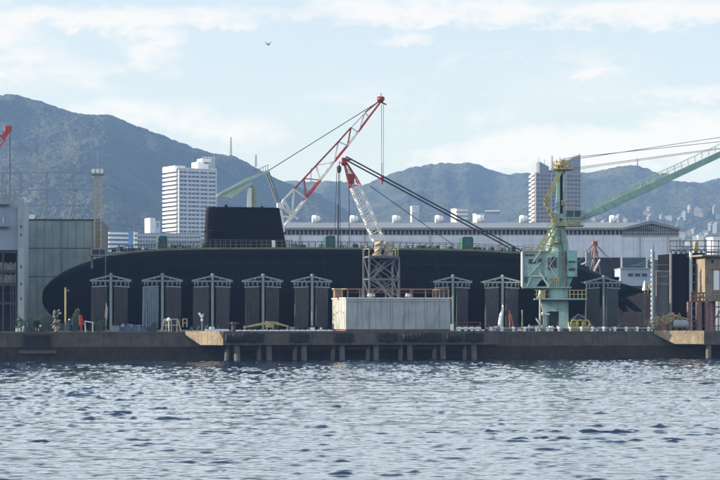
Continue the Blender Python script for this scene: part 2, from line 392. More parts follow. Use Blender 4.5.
# ------------------------------------------------------------------ hills
def forest():
    m = bpy.data.materials.new('forest'); m.use_nodes = True; nt = m.node_tree; N = nt.nodes; L = nt.links
    b = N['Principled BSDF']; b.inputs['Roughness'].default_value = 0.95; b.inputs['Specular IOR Level'].default_value = 0.1
    tc = N.new('ShaderNodeTexCoord')
    n1 = N.new('ShaderNodeTexNoise'); n1.inputs['Scale'].default_value = 0.006; n1.inputs['Detail'].default_value = 9; n1.inputs['Roughness'].default_value = 0.7
    vo = N.new('ShaderNodeTexVoronoi'); vo.inputs['Scale'].default_value = 0.3; vo.inputs['Randomness'].default_value = 1
    for n in (n1, vo): L.new(tc.outputs['Object'], n.inputs['Vector'])
    cr = N.new('ShaderNodeValToRGB'); e = cr.color_ramp.elements
    e[0].position = 0.36; e[0].color = (0.022,0.028,0.022,1); e[1].position = 0.66; e[1].color = (0.060,0.062,0.045,1)
    k = cr.color_ramp.elements.new(0.5); k.color = (0.038,0.045,0.033,1)
    L.new(n1.outputs['Fac'], cr.inputs['Fac'])
    hs = N.new('ShaderNodeMapRange'); hs.inputs['To Min'].default_value = 0.85; hs.inputs['To Max'].default_value = 1.18
    at = N.new('ShaderNodeAttribute'); at.attribute_name = 'crown_tone'; L.new(at.outputs['Fac'], hs.inputs['Value'])
    mu = N.new('ShaderNodeVectorMath'); mu.operation = 'SCALE'; L.new(cr.outputs['Color'], mu.inputs[0]); L.new(hs.outputs['Result'], mu.inputs['Scale'])
    L.new(mu.outputs['Vector'], b.inputs['Base Color'])
    bp = N.new('ShaderNodeBump'); bp.invert = True; bp.inputs['Strength'].default_value = 1.0; bp.inputs['Distance'].default_value = 1.5
    L.new(vo.outputs['Distance'], bp.inputs['Height']); L.new(bp.outputs['Normal'], b.inputs['Normal'])
    return m
m_forest = forest()
def crowns(X, Y, cell, seed):
    rs = np.random.RandomState(seed); J = rs.rand(512, 512, 3); gx, gy = X/cell, Y/cell; ix, iy = np.floor(gx).astype(int), np.floor(gy).astype(int)
    H = np.zeros(X.shape, np.float32); C = np.full(X.shape, .3, np.float32)
    for dx in (-1, 0, 1):
        for dy in (-1, 0, 1):
            j = J[(ix+dx) & 511, (iy+dy) & 511]; r2 = ((gx-ix-dx-j[..., 0])**2+(gy-iy-dy-j[..., 1])**2)/(0.45+0.5*j[..., 2])**2
            h = np.sqrt(np.clip(1-r2, 0, 1))*(0.5+0.9*j[..., 2]); up = h > H; H = np.where(up, h, H); C = np.where(up, j[..., 2], C)
    return H, C
def hill(ridge, yc, y0, y1, seed, spur, px0=-260, px1=980):
    pxs = np.arange(px0, px1, 0.9); ys = np.concatenate([np.linspace(y0, yc, 520), np.linspace(yc, y1, 40)[1:]])
    PX = np.repeat(pxs[None, :], len(ys), 0); Y = np.repeat(ys[:, None], len(pxs), 1)
    X = (PX-360)/FPX*Y
    rp = np.array(ridge, float); ry = np.interp(pxs, rp[:, 0], rp[:, 1])
    ry = np.convolve(np.pad(ry, 6, 'edge'), np.ones(13)/13, 'valid')
    tgt = np.maximum(HOR-ry, 0.0)/FPX                    # elevation slope of the ridge
    t = np.where(Y < yc, (Y-y0)/(yc-y0), 1-(Y-yc)/(y1-yc)*0.9)
    base = np.clip(t, 0, 1)**1.15
    n = fbm(X/900+3, Y/1400+5, seed, 5, True)
    n2 = fbm(X/330+9, Y/620+1, seed+20, 4, True)
    Z = base*(1+spur*(n-0.55)+0.5*spur*(n2-0.5)*(1-base*0.5))
    el = Z/Y; mx = el.max(0); mx = np.convolve(np.pad(mx, 4, 'edge'), np.ones(9)/9, 'valid')
    Z = Z*(tgt/np.maximum(mx, 1e-9))[None, :]
    H_, C_ = crowns(X, Y, 7.5 if yc < 3500 else 9.5, seed)
    Z = Z+(fbm(X/60, Y/60, seed+40, 3)-0.5)*7*np.clip(Z/60, 0, 1)+(H_-.5)*2.7*np.clip(Z/60, 0.25, 1)
    Z = Z+CAMH*np.clip(t*2, 0, 1)*np.clip(tgt*200, 0, 1)[None, :]-1.5*(1-np.clip(t*3, 0, 1))
    Z = np.maximum(Z, 1.0)
    o = grid_mesh('hill', X, Y, Z, m_forest); o['kind'] = 'structure'
    at_ = o.data.attributes.new('crown_tone', 'FLOAT', 'POINT'); at_.data.foreach_set('value', C_.ravel().astype(np.float32))
    return pxs, ys, Z
rl = [(-260,140),(-150,120),(-60,100),(-10,97),(5,95.5),(14,95),(22,98),(40,102),(60,108),(75,113),(95,116),(108,116),(120,120),(140,130),(155,133),(165,138),(185,146),(200,151),(215,155),(235,158),(250,166),(262,171),(275,178),(290,184),(320,195),(350,212),(400,245),(440,285),(470,318),(980,321)]
rr = [(-260,215),(200,215),(270,188),(290,181),(320,181),(345,183),(362,186),(378,180),(395,173),(410,168),(425,166),(440,163.5),(455,164),(466,162.5),(480,165),(495,171),(505,174),(520,173),(540,174),(560,173),(585,174),(600,171.5),(615,169),(628,167.5),(640,168),(652,172),(662,177),(672,181),(685,182),(700,184),(712,181),(725,178),(760,172),(820,180),(980,200)]
hl = hill(rl, 3200, 1750, 4000, 3, 0.75)
hr = hill(rr, 4300, 1900, 5600, 60, 0.85)
def hz(h, px, y):
    pxs, ys, Z = h
    i = int(np.clip(np.searchsorted(pxs, px), 0, len(pxs)-1)); j = int(np.clip(np.searchsorted(ys, y), 0, len(ys)-1)); return float(Z[j, i])
# hillside houses
hm = []
for k, (w_, d_, h_) in enumerate([(7,6,4.2),(9,7,4.5),(11,7,5.5),(15,8,8)]):
    for wc in (0, 1, 2):
        b = MB().box(-w_/2,w_/2,-d_/2,d_/2,-6,h_,0)
        if k < 3: b.prism([(-w_/2-.5,h_),(w_/2+.5,h_),(0,h_+2.6)],-d_/2-.5,d_/2+.5,1)
        else: b.box(-w_/2+2,-w_/2+6,-3,3,h_,h_+3,0)
        for f in range(int(h_/3)):
            b.box(-w_/2+.8,w_/2-.8,-d_/2-.06,-d_/2,f*3+1,f*3+2.2,2)
        wall = [m_apt, mat('house_cream',(0.18,0.165,0.145),0.8), mat('house_grey',(0.15,0.16,0.175),0.8)][wc]
        roof = [mat('roof_slate',(0.11,0.12,0.14),0.7), mat('roof_brown',(0.2,0.12,0.09),0.8), mat('roof_blue',(0.12,0.16,0.22),0.7)][wc]
        hm.append(b.mesh('hillside_house', [[mat('house_white',(0.22,0.215,0.21),0.8), wall, wall][wc], roof, m_aptdark]))
rs = random.Random(5); cnt = 0; tries = 0
while cnt < 100 and tries < 6000:
    tries += 1
    px = rs.choice([rs.uniform(585, 722), rs.uniform(585,722), rs.uniform(660, 722), rs.uniform(430, 530)])
    y = rs.uniform(2500, 3500); z = hz(hr, px, y)
    py = HOR-(z-CAMH)*FPX/y
    lim = 196+10*vnoise(np.array([px/9.]),np.array([2.]),9)[0]+ (8 if px < 640 else 0) + (12 if px < 540 else 0)
    if py < lim or py > 246: continue
    if rs.random() > (py-lim)/22+0.12: continue
    if vnoise(np.array([px/7.]),np.array([py/5.]),4)[0] < 0.38: continue
    o = bpy.data.objects.new('hillside_house', hm[min(11, int(rs.random()**1.7*12))]); COL.objects.link(o)
    o.location = ((px-360)/FPX*y, y, z+1.5); o.rotation_euler = (0,0,rs.uniform(-0.6,0.9))
    tag(o, 'small pale house among trees on the distant hillside', 'house', 'houses scattered on the far hillside'); cnt += 1
# ------------------------------------------------------------------ submarine
SV = 18.0
uN, uS = FQ.u(41.5,SV), FQ.u(649,SV)
t_sub = thing('submarine', 'black submarine hauled out along the quay with its tall sail', 'submarine', FQ, ((uN+uS)/2, SV, GZ))
top = [(42.0,298),(42.15,295.5),(42.7,292),(44.5,288),(49,282.5),(55,277.3),(62,272.6),(69,268.9),(80,264.4),(92,260.4),(110,255.9),(130,252.7),(160,250.4),(200,249.4),(300,249),(400,249.6),(470,251),(515,253.6),(545,257),(565,261.5),(585,267.5),(605,276),(625,284),(640,289),(649,291.5)]
CZ = 10.15
st = []
for px, py in top:
    u_ = FQ.u(px,SV); cy_ = FQ.z(px,float(np.interp(px,[70,165],[298,291.6])),SV) if px < 165 else CZ
    r_ = max(FQ.z(px,py,SV)-cy_, 0.06); st.append((u_, r_, cy_))
nst = []
for k in range(len(st)-1):
    for j in range(4):
        f = j/4; p1, p2 = st[k], st[k+1]; nst.append(tuple(p1[q]+(p2[q]-p1[q])*f for q in range(3)))
nst.append(st[-1])
b = MB(); b.smooth = True; n = 48
prof = [(r_, u_-uN) for u_, r_, _ in nst]
b.lathe((uN, SV, CZ), prof, n=n, axis='x')
# squash so the beam is 11.6 m and the keel sits just above the blocks; a flat-topped casing
nv = []
for i_v, (x, y, z) in enumerate(b.v):
    _, rl_, cz_ = nst[min(i_v//n, len(nst)-1)]
    dz = z-CZ; dv = (y-SV)*0.93
    if dz < 0: dz *= min(1.0, (cz_-4.15)/rl_)
    nv.append((x, SV+dv, cz_+dz))
b.v = nv
hull = part(b, 'hull', m_hull, t_sub)
# seams: long weld lines and ring joints, a shade lighter than the plating
b = MB()
def hsec(px): 
    u_ = FQ.u(px,SV); us = [s[0] for s in nst]; return u_, float(np.interp(u_,us,[s[1] for s in nst])), float(np.interp(u_,us,[s[2] for s in nst]))
for ang in (38, 62):
    P = []
    for px in range(75, 575, 8):
        u_, r_, cz_ = hsec(px); a_ = R(ang); P.append((u_, SV-.93*(r_+.01)*math.cos(a_), cz_+(r_+.01)*math.sin(a_)))
    b.path(P, .028)
for px in list((150, 233, 318, 430, 512)):
    u_, r_, cz_ = hsec(px); P = []
    for ang in range(-5, 78, 6): a_ = R(ang); P.append((u_, SV-.93*(r_+.008)*math.cos(a_), cz_+(r_+.008)*math.sin(a_)))
    b.path(P, .02)
part(b,'hull_seam',mat('seam_grey',(0.012,0.013,0.015),0.8,0.3,1),t_sub)
# casing: flat walkway deck on the crown
pts = [(px,py) for px,py in top if 91 <= px <= 585]
b = MB(); vs = []; fs = []
for px, py in pts:
    u_ = FQ.u(px,SV); z = FQ.z(px,py,SV)
    for dv, dz in ((-2.3,-0.9),(-1.9,0.06),(1.9,0.06),(2.3,-0.9)): vs.append((u_, SV+dv, z+dz))
for k in range(len(pts)-1):
    for i in range(3): fs.append((k*4+i, k*4+4+i, k*4+5+i, k*4+1+i))
b.add(vs, fs); part(b,'casing',mat('casing_grey',(0.012,0.013,0.015),0.4,0.3,1,spec=0.3),t_sub)  # colour lightened over the hull's to bring out the sunlit line on top
# strip along the deck edge, its sunlit greenish yellow put into the colour
b = MB()
m_edge_lit = mat('deck_edge_sunlit',(0.16,0.165,0.10),0.8,0.3,0.6, streak=0.4, streak_col=(0.08,0.09,0.05))
pts2 = [(px,py) for px,py in top if 95 <= px <= 545]
for (p0,y0),(p1,y1) in zip(pts2[:-1], pts2[1:]):
    A = (FQ.u(p0,SV),SV-2.6,FQ.z(p0,y0,SV)+0.05); B = (FQ.u(p1,SV),SV-2.6,FQ.z(p1,y1,SV)+0.05)
    b.bar(A,B,0.17)
part(b,'deck_edging',m_edge_lit,t_sub)
# handrail with many stanchions, front and back
def ztop(px): 
    return FQ.z(px, float(np.interp(px,[a for a,_ in top],[c for _,c in top])), SV)
for side, dv in (('near',-2.5),('far',2.5)):
    b = MB(); k = 0; px = 104
    prev = None
    while px < 545:
        if not (198 < px < 290 and dv > 0):
            A = (FQ.u(px,SV), SV+dv, ztop(px)); B = (A[0],A[1],A[2]+1.05)
            b.bar(A,B,0.05)
            if prev: b.bar(prev, B, 0.04); b.bar((prev[0],prev[1],prev[2]-.5),(B[0],B[1],B[2]-.5),0.03)
            prev = B
        px += 6.5; k += 1
    part(b,'deck_railing',mat('rail_dark',(0.07,0.075,0.06),0.8),t_sub)
# sail
SU = [FQ.u(px,SV) for px in (199.5,206,279.5,287)]
zb_, zt_ = FQ.z(240,248,SV), FQ.z(240,207.3,SV)
def sail_sec(z, ul, ur, hw, n=28):
    out = []
    for i in range(n):
        a = 2*math.pi*i/n; cx = math.cos(a); sy = math.sin(a)
        x = (cx*0.5+0.5); 
        w_ = abs(sy)**0.75*hw*(1.0 if cx < 0 else (1-0.45*cx*cx))
        out.append((ul+(ur-ul)*x, SV+math.copysign(w_, sy), z))
    return out
b = MB(); b.smooth = True
lv = []
for f, dl, dr, hw in ((0,-1.3,0.2,1.9),(0.04,-0.75,0.1,1.65),(0.10,-0.28,0,1.45),(0.2,-0.03,0,1.32),(0.5,0,0,1.25),(0.9,0,0,1.18),(0.98,0.04,0,1.14),(1.0,0.25,-0.2,0.9)):
    z = zb_-0.4+(zt_-zb_+0.4)*f; ul = SU[1]-0.35*(1-f)+dl*0.9; ur = SU[3]+(SU[2]-SU[3])*f+dr
    lv.append(sail_sec(z-(0 if f < .9 else 0), ul, ur, hw))
# crown of the top edge: bulges slightly in the middle
n = 28; vs = [p for s_ in lv for p in s_]; fs = []
for k in range(len(lv)-1):
    for i in range(n): fs.append((k*n+i,k*n+(i+1)%n,(k+1)*n+(i+1)%n,(k+1)*n+i))
fs.append(tuple(range((len(lv)-1)*n, len(lv)*n))); b.add(vs, fs)
sail = part(b,'sail',m_sail,t_sub)
b = MB(); zc = FQ.z(214,231.5,SV); u0, u1 = FQ.u(206.5,SV-2), FQ.u(224,SV-2)
for sgn in (-1,1):
    b.add([(u0,SV+sgn*1.0,zc-.14),(u1,SV+sgn*1.0,zc-.1),(u1-.2,SV+sgn*3.6,zc-.05),(u0+.7,SV+sgn*3.6,zc-.05),(u0,SV+sgn*1.0,zc+.14),(u1,SV+sgn*1.0,zc+.1),(u1-.2,SV+sgn*3.6,zc+.05),(u0+.7,SV+sgn*3.6,zc+.05)],
      [(0,1,2,3),(4,7,6,5),(0,4,5,1),(1,5,6,2),(2,6,7,3),(3,7,4,0)])
part(b,'sail_plane',m_sail,sail)
# rail around the foot of the sail
b = MB(); a0, a1 = FQ.u(208,SV), FQ.u(289,SV); zr = ztop(240)
for k in range(17):
    uu = a0+(a1-a0)*k/16; b.bar((uu,SV-2.45,zr),(uu,SV-2.45,zr+1.3),0.06)
for h_ in (0.65,1.3): b.bar((a0,SV-2.45,zr+h_),(a1,SV-2.45,zr+h_),0.05)
part(b,'sail_rail',mat('rail_olive',(0.085,0.085,0.06),0.8),sail)
b = MB().box(FQ.u(272,15.4),FQ.u(275,15.4),15.2,15.4,zr+.25,zr+1.25); part(b,'notice_board',m_white,sail)
b = MB().lathe((FQ.u(226,SV),SV,zt_-.1),[(0.25,0),(0.22,0.35),(0.1,0.5)],n=10).lathe((FQ.u(262,SV),SV,zt_-.1),[(0.2,0),(0.2,0.3)],n=10); part(b,'mast_cap',m_sail,sail)
# X rudders
ur0, ur1 = FQ.u(609,SV), FQ.u(624,SV)
for sv, sz in ((-1,-1),(-1,1),(1,-1),(1,1)):
    rr_ = 1.6; d = (0.707*sv, 0.707*sz); L0, L1 = 0.8, 4.8
    P = []
    for (uu, l) in (((FQ.u(608,SV),L0),(FQ.u(621,SV),L0),(FQ.u(635,SV),L1-.4),(FQ.u(629,SV),L1-.4)) if sz < 0 else ((FQ.u(600,SV),L0),(FQ.u(615,SV),L0),(FQ.u(615,SV),L1-1.9),(FQ.u(608,SV),L1-1.9))):
        P.append((uu, SV+d[0]*l, CZ+d[1]*l))
    nn = (0.707*-sz*sv*sv, 0.707*sv*sz*sz); nn = (-d[1]*0.14, d[0]*0.14)
    b = MB().add([(p[0],p[1]-nn[0],p[2]-nn[1]) for p in P]+[(p[0],p[1]+nn[0],p[2]+nn[1]) for p in P],[(0,1,2,3),(7,6,5,4),(0,4,5,1),(1,5,6,2),(2,6,7,3),(3,7,4,0)])
    part(b,'rudder',m_sail,t_sub)
b = MB()
for k in range(7):
    a = 2*math.pi*k/7; c0 = Vector((uS+0.35,SV,CZ)); d = Vector((0,math.cos(a),math.sin(a)))
    e = Vector((0.35,-math.sin(a)*.35,math.cos(a)*.35))
    P = [c0+d*0.2-e*.5,c0+d*0.2+e*.5,c0+d*1.1+e*1.1,c0+d*1.5+e*.9,c0+d*1.3-e*.6]; b.add(P+[p+Vector((.05,0,0)) for p in P],[(0,1,2,3,4),(9,8,7,6,5),(0,5,6,1),(1,6,7,2),(2,7,8,3),(3,8,9,4),(4,9,5,0)])
b.lathe((uS-.2,SV,CZ),[(0.35,0),(0.35,0.5),(0.1,1.1)],n=12,axis='x')
part(b,'propeller',mat('propeller_bronze',(0.12,0.09,0.05),0.5),t_sub)
# keel blocks
for k in range(12):
    uu = uN+14+k*5.6
    b = MB().box(uu-.9,uu+.9,SV-1.3,SV+1.3,GZ-.02,CZ-5.9+0.1)
    solo(b,'keel_block',m_wood,'timber keel block under the submarine hull, hidden by the screens','keel block',FQ,(uu,SV,GZ),'keel blocks in a row under the hull')

def hut(px0, px1, pyt, name, label, mt, dv=0.3, windows=0):
    u0, u1 = FQ.u(px0,SV), FQ.u(px1,SV); zc = ztop((px0+px1)/2)+.06; z1 = FQ.z((px0+px1)/2,pyt,SV)
    t = thing(name, label, 'deck hut', FQ, ((u0+u1)/2,SV,zc))
    b = MB(); b.prism([(u0,zc),(u1,zc),(u1,z1-.25),(u1-.2,z1),(u0+.2,z1),(u0,z1-.25)],SV-1.1,SV+1.1); part(b,'body',mt,t)
    b = MB()
    for k in range(windows):
        w_ = (u1-u0)/windows; b.box(u0+w_*k+.2,u0+w_*(k+1)-.2,SV-1.14,SV-1.1,z1-1.0,z1-.45)
    if not windows: b.box(u0+.35,u1-.35,SV-1.13,SV-1.1,zc+.2,z1-.35)
    part(b,'window' if windows else 'door',m_glass if windows else mat('green_door',(0.03,0.12,0.085),0.6),t)
    return t
hut(157.5,166.5,236,'deck_hut','dark green hut with two small windows on the submarine deck ahead of the sail',m_dkgreen,windows=2)
hut(324.5,334,236,'deck_hut','dark green hut on the deck just aft of the sail, beside hanging ropes',m_dkgreen)
hut(460.5,471.5,237,'deck_hut','dark green hut standing alone far aft, under the twin black cables',m_dkgreen)
def junk(px0,px1,v,zf,n,name,label,cat,mats_,fr=FQ,h=0.9,seed=1):
    r_ = random.Random(seed); b = MB(); u0,u1 = fr.u(px0,v), fr.u(px1,v)
    for k in range(n):
        uu = r_.uniform(u0,u1); w_ = r_.uniform(.2,.7); d_ = r_.uniform(.2,.5); hh = r_.uniform(.25,1)*h; vv = v+r_.uniform(-.8,.8); mi = r_.randrange(len(mats_))
        if r_.random() < .5: b.box(uu-w_/2,uu+w_/2,vv-d_,vv+d_,zf,zf+hh,mi)
        elif r_.random() < .5: b.bar((uu,vv,zf),(uu+r_.uniform(-.6,.6),vv,zf+hh*1.3),.06,m=mi)
        else: b.lathe((uu,vv,zf),[(w_*.4,0),(w_*.4,hh*.7),(w_*.2,hh)],n=8,m=mi)
    return solo(b,name,mats_,label,cat,fr,((u0+u1)/2,v,zf))
jl = [((168,196),9,'low clutter of hoses and boxes on the submarine deck before the sail'),((292,323),8,'small gear lying on the deck between the sail and the middle hut'),((340,368),10,'boxes and hoses on the deck left of the scaffold tower'),((402,440),12,'dark gear strewn on the deck right of the scaffold tower'),((440,459),7,'pale box and valves on the deck just before the aft hut'),((474,515),10,'pipes and lamps on the deck behind the aft hut')]
jl += [((112,156),16,'dark green and black gear crowding the foredeck ahead of the green hut'),((172,198),9,'small dark boxes on the deck right under the leading edge of the sail')]
for k,((a,c),n_,lb) in enumerate(jl):
    n_ = int(n_*1.8)
    junk(a,c,SV-.8,ztop((a+c)/2)+.06,n_,'deck_gear',lb,'gear',[m_rope,m_dkgreen,m_steel,m_white if k in(4,0) else m_rope],seed=k+3,h=.75)
# boarding platform at the bow
z0 = FQ.z(99,261,14)
t = thing('bow_platform','small grey access platform at the left shoulder of the hull','platform',FQ,(FQ.u(99,13),13,GZ))
u0,u1 = FQ.u(91,13), FQ.u(107,13); z1 = FQ.z(99,249,13); zf = FQ.z(99,255,13)
b = MB().box(u0,u1,12,15,zf-.15,zf); part(b,'floor',m_steel,t)
b = MB()
for uu in (u0,(u0+u1)/2,u1):
    b.bar((uu,12,zf),(uu,12,z1),.06); b.bar((uu,15,zf),(uu,15,z1),.06)
b.bar((u0,12,z1),(u1,12,z1),.06).bar((u0,15,z1),(u1,15,z1),.06).bar((u0,12,z1),(u0,15,z1),.06)
part(b,'railing',m_steel,t)
for uu in (u0+.3,):
    b = MB().bar((uu,15,GZ),(uu,15,zf-.15),.12); part(b,'leg',m_steel,t)
b = MB().bar((u1-.3,11.9,GZ),(u1-.3,11.9,zf-.15),.05); part(b,'leg',m_steel,t)
b = MB().box(u0+.3,u1-.3,13.3,14.6,zf,zf+.8); solo(b,'equipment_case',m_rope,'dark equipment case on the bow access platform','case',FQ,((u0+u1)/2,14,zf))

# ------------------------------------------------------------------ folding wind screens
CV = 9.0
def curtain_mesh(u0,u1,z0,z1,ztl,amp,seed,rag=False):
    r_ = random.Random(seed); b = MB(); nn = 44; vs = []; b.smooth = True
    for i in range(nn+1):
        f = i/nn; uu = u0+(u1-u0)*f
        for j in range(5):
            g_ = j/4; zt2 = ztl[0]+(ztl[1]-ztl[0])*f
            a = amp*math.sin(f*nn*1.05+0.5*math.sin(f*9+g_*3))*(0.5+g_*.7)
            vs.append((uu+(math.sin(f*14+g_*5)*.06*g_), CV-0.15+a, zt2-(zt2-z0)*g_+(0.15*math.sin(f*7) if j==4 else 0)))
    fs = [(i*5+j, i*5+j+1, (i+1)*5+j+1, (i+1)*5+j) for i in range(nn) for j in range(4)]
    b.add(vs, fs)
    b.add([(x,y+.05,z) for x,y,z in vs], [tuple(reversed(f)) for f in fs])
    return b
PXC = 262.5
uc = FQ.u(PXC,CV); sc = FQ.Y(PXC,CV)/FPX
ztp = FQ.z(PXC,273.8,CV)
dz = lambda py: FQ.z(PXC,py,CV)
def make_screen():
    t = thing('wind_screen','x','wind screen',FQ,(uc,CV,GZ),'curtained wind screens on posts in front of the hull')
    b = MB().bar((uc,CV-.5,GZ),(uc,CV-.5,dz(275.2)),0.2,n=8).lathe((uc,CV-.5,dz(275.4)),[(0.27,0),(0.27,.12),(0.12,.25)],n=8).box(uc-.4,uc+.4,CV-.9,CV-.1,GZ,GZ+.12); part(b,'post',m_post,t)
    for sg in (-1,1):
        e = uc+sg*19.8*sc*1.02; i_ = uc+sg*1.6*sc
        b = MB(); A = (i_,dz(276.8)); B = (e,dz(280.6)); pts = [A,B,(e-sg*.3,dz(282.2)),(i_,dz(280))]
        # arm: top chord + lower chord with thin sheet between
        b.bar((i_,CV-.5,dz(276.6)),(e,CV-.5,dz(281)),.13).bar((i_,CV-.5,dz(281.4)),(e,CV-.5,dz(281.6)),.13)
        for f in (.33,.66): b.bar((i_+(e-i_)*f,CV-.5,dz(276.6+4.4*f)),(i_+(e-i_)*f,CV-.5,dz(281.4)),.06)
        b.box(min(i_,e),max(i_,e),CV-.5,CV+1.2,dz(281.3),dz(281.0))
        part(b,'arm',m_post,t)
        for f in (5.5,10,14.5,17.5):
            hu = uc+sg*f*sc; b = MB().bar((hu,CV-.3,dz(281.6)),(hu,CV-.2,dz(286)),.07); b.box(hu-.14,hu+.14,CV-.38,CV-.2,dz(284.2),dz(283)); part(b,'hanger',m_post,t)
        b = MB().bar((uc+sg*3.2*sc,CV-.2,dz(286.6)),(uc+sg*18.7*sc,CV-.2,dz(287.4)),.11); part(b,'rail',m_post,t)
        cb = curtain_mesh(uc+sg*3.4*sc,uc+sg*18.5*sc,GZ+.35,0,(dz(286.9),dz(287.6)),.09,3+sg); part(cb,'curtain',m_curtain,t)
    return t
proto = make_screen()
lab = ['first wind screen from the submarine bow, dark curtains, beside the red seat','wind screen with one pale ruffled curtain, second from the bow','wind screen under the front edge of the sail, third from the bow','wind screen under the sail, above the yellow lifting beam','wind screen just left of the long white steel tank','wind screen just right of the long white steel tank','wind screen with a white hose leaning on its post','wind screen right of the green crane, before the rudders']
for px, lb in zip((110.5,162,212,262.5,311.5,452,501.5,602.5), lab):
    o = proto if px == 262.5 else copy_tree(proto)
    o.location = FQ.w((FQ.u(px,CV),CV,GZ)); o['label'] = lb
    rr = random.Random(int(px)); cur = [c for c in kids(o) if c.name.startswith('curtain')]
    for sg, cc in zip((-1,1), cur):
        wd = rr.choice([18.5,18.5,17.6,18.9,16.8]); dr = rr.uniform(-.5,1.6)
        nb = curtain_mesh(uc+sg*rr.uniform(3.0,3.9)*sc,uc+sg*wd*sc,GZ+rr.uniform(.15,.6),0,(dz(286.9+rr.uniform(0,.3)),dz(287.6+max(0,dr)*.8)),rr.uniform(.06,.15),int(px)+sg)
        cc.data = nb.mesh('curtain',rr.choice([m_curtain,m_curtain,mat('faded_curtain',(0.075,0.075,0.08),0.9,0.2,1.0,streak=0.6,streak_col=(0.045,0.045,0.05),sscale=1.8),mat('brown_curtain',(0.062,0.055,0.05),0.9,0.2,1.0,streak=0.6,streak_col=(0.035,0.03,0.03),sscale=1.4)]),(uc,CV,GZ))
    if px == 162:
        ch = [c for c in kids(o) if c.name.startswith('curtain')][0]; done_ = ch
        nb = curtain_mesh(uc-3.4*sc,uc-19.3*sc,GZ+.3,0,(dz(286.9),dz(287.2)),.2,8)
        ch.data = nb.mesh('curtain',m_curtain_l,(uc,CV,GZ)); ch['label'] = 'pale ruffled curtain'
for px in (537,):
    pass

# ------------------------------------------------------------------ white steel tank on the jetty
BV = -3.3
u0, u1 = FQ.u(346,BV), FQ.u(450.5,BV); z0, z1 = 4.08, FQ.z(350,297.5,BV); v1 = 6.6
t_box = thing('steel_tank','long white steel tank with rusty seams standing on the jetty','steel tank',FQ,((u0+u1)/2,BV,z0))
b = MB().box(u0,u1,BV,v1,z0+.25,z1-.16)
part(b,'shell',m_box,t_box)
b = MB().box(u0-.1,u1+.1,BV-.1,v1+.1,z1-.157,z1); part(b,'top_plate',m_white,t_box)
b = MB().box(u0+.2,u1-.2,BV+.15,v1-.1,z0,z0+.247); part(b,'skid',m_rust,t_box)
b = MB()
for k in range(1,9):
    uu = u0+(u1-u0)*k/9; b.box(uu-.025,uu+.025,BV-.03,BV,z0+.4,z1-.2)
b.box(u0+.1,u1-.1,BV-.05,BV-.002,z1-.62,z1-.55)
for k in range(5):
    vv = BV+1+k*2; b.box(u0-.03,u0,vv-.03,vv+.03,z0+.4,z1-.2)
part(b,'seam',mat('seam_rust',(0.30,0.24,0.20),0.85,0.4,2),t_box)
b = MB()
for (vv, zz, s_) in ((-1.5,2.6,.12),(0.5,2.75,.1),(3.0,2.6,.16),(4.5,3.6,.08),(5.2,2.3,.2),(5.3,1.6,.16),(5.2,3.3,.12),(5.4,.9,.14)):
    b.box(u0-.04,u0-.002,vv-s_,vv+s_,z0+zz-s_,z0+zz+s_)
part(b,'rust_patch',m_rust,t_box)
b = MB()
up = [FQ.u(p_,BV) for p_ in (348,360,362,373,386,398,400,411,412.5,426,440,449)]
for uu in up: b.bar((uu,BV+.15,z1),(uu,BV+.15,z1+1.25),.075)
b.bar((up[0],BV+.15,z1+1.25),(up[-1],BV+.15,z1+1.25),.06).bar((up[0],BV+.15,z1+.7),(up[-1],BV+.15,z1+.7),.04)
for vv in (0,2.5,5,6.4): b.bar((u0+.15,vv,z1),(u0+.15,vv,z1+1.25),.07); b.bar((u1-.15,vv,z1),(u1-.15,vv,z1+1.25),.07)
b.bar((u0+.15,BV+.15,z1+1.25),(u0+.15,6.4,z1+1.25),.06).bar((u1-.15,BV+.15,z1+1.25),(u1-.15,6.4,z1+1.25),.06).bar((u0+.15,6.4,z1+1.25),(u1-.15,6.4,z1+1.25),.05)
part(b,'railing',mat('brown_rail',(0.24,0.14,0.09),0.8,0.4,3),t_box)
def floodlight(px,py,v,fr,z0,label,mt=None,s=.35):
    u_ = fr.u(px,v); z_ = fr.z(px,py,v); t = thing('floodlight',label,'floodlight',fr,(u_,v,z0))
    b = MB().bar((u_,v,z0),(u_,v,z_),.05); part(b,'stem',m_steel,t)
    b = MB().prism([(u_-s,z_-.3*s),(u_+s,z_-.5*s),(u_+s*.8,z_+.5*s),(u_-s*.9,z_+.6*s)],v-.3,v+.2); part(b,'lamp_head',m_whiteclean,t); return t
for px,lb in ((371,'white floodlight box on the tank top, left of the scaffold tower foot'),(409,'white floodlight box on the tank top, right of the scaffold tower foot')):
    uu = FQ.u(px,BV+.6); t = thing('floodlight',lb,'floodlight',FQ,(uu,BV+.6,z1))
    b = MB().box(uu-.15,uu+.15,BV+.4,BV+.8,z1,z1+.15); part(b,'foot',m_steel,t)
    b = MB().prism([(uu-.5,z1+.16),(uu+.55,z1+.16),(uu+.45,z1+.55),(uu-.4,z1+.6)],BV+.35,BV+.8); part(b,'lamp_head',m_whiteclean,t)
# pile of stuff at left end of tank top
b = MB().box(FQ.u(334,2),FQ.u(342,2),1.4,2.4,z1,z1+1.3,0).box(FQ.u(334,2)-.2,FQ.u(342,2)+.2,1.2,2.6,z1+1.2,z1+1.35,1)
solo(b,'control_cabinet',[mat('brown_rail',(0,0,0)),m_cream],'brown cabinet with a pale lid at the left end of the tank top','cabinet',FQ,(FQ.u(338,2),2,z1))
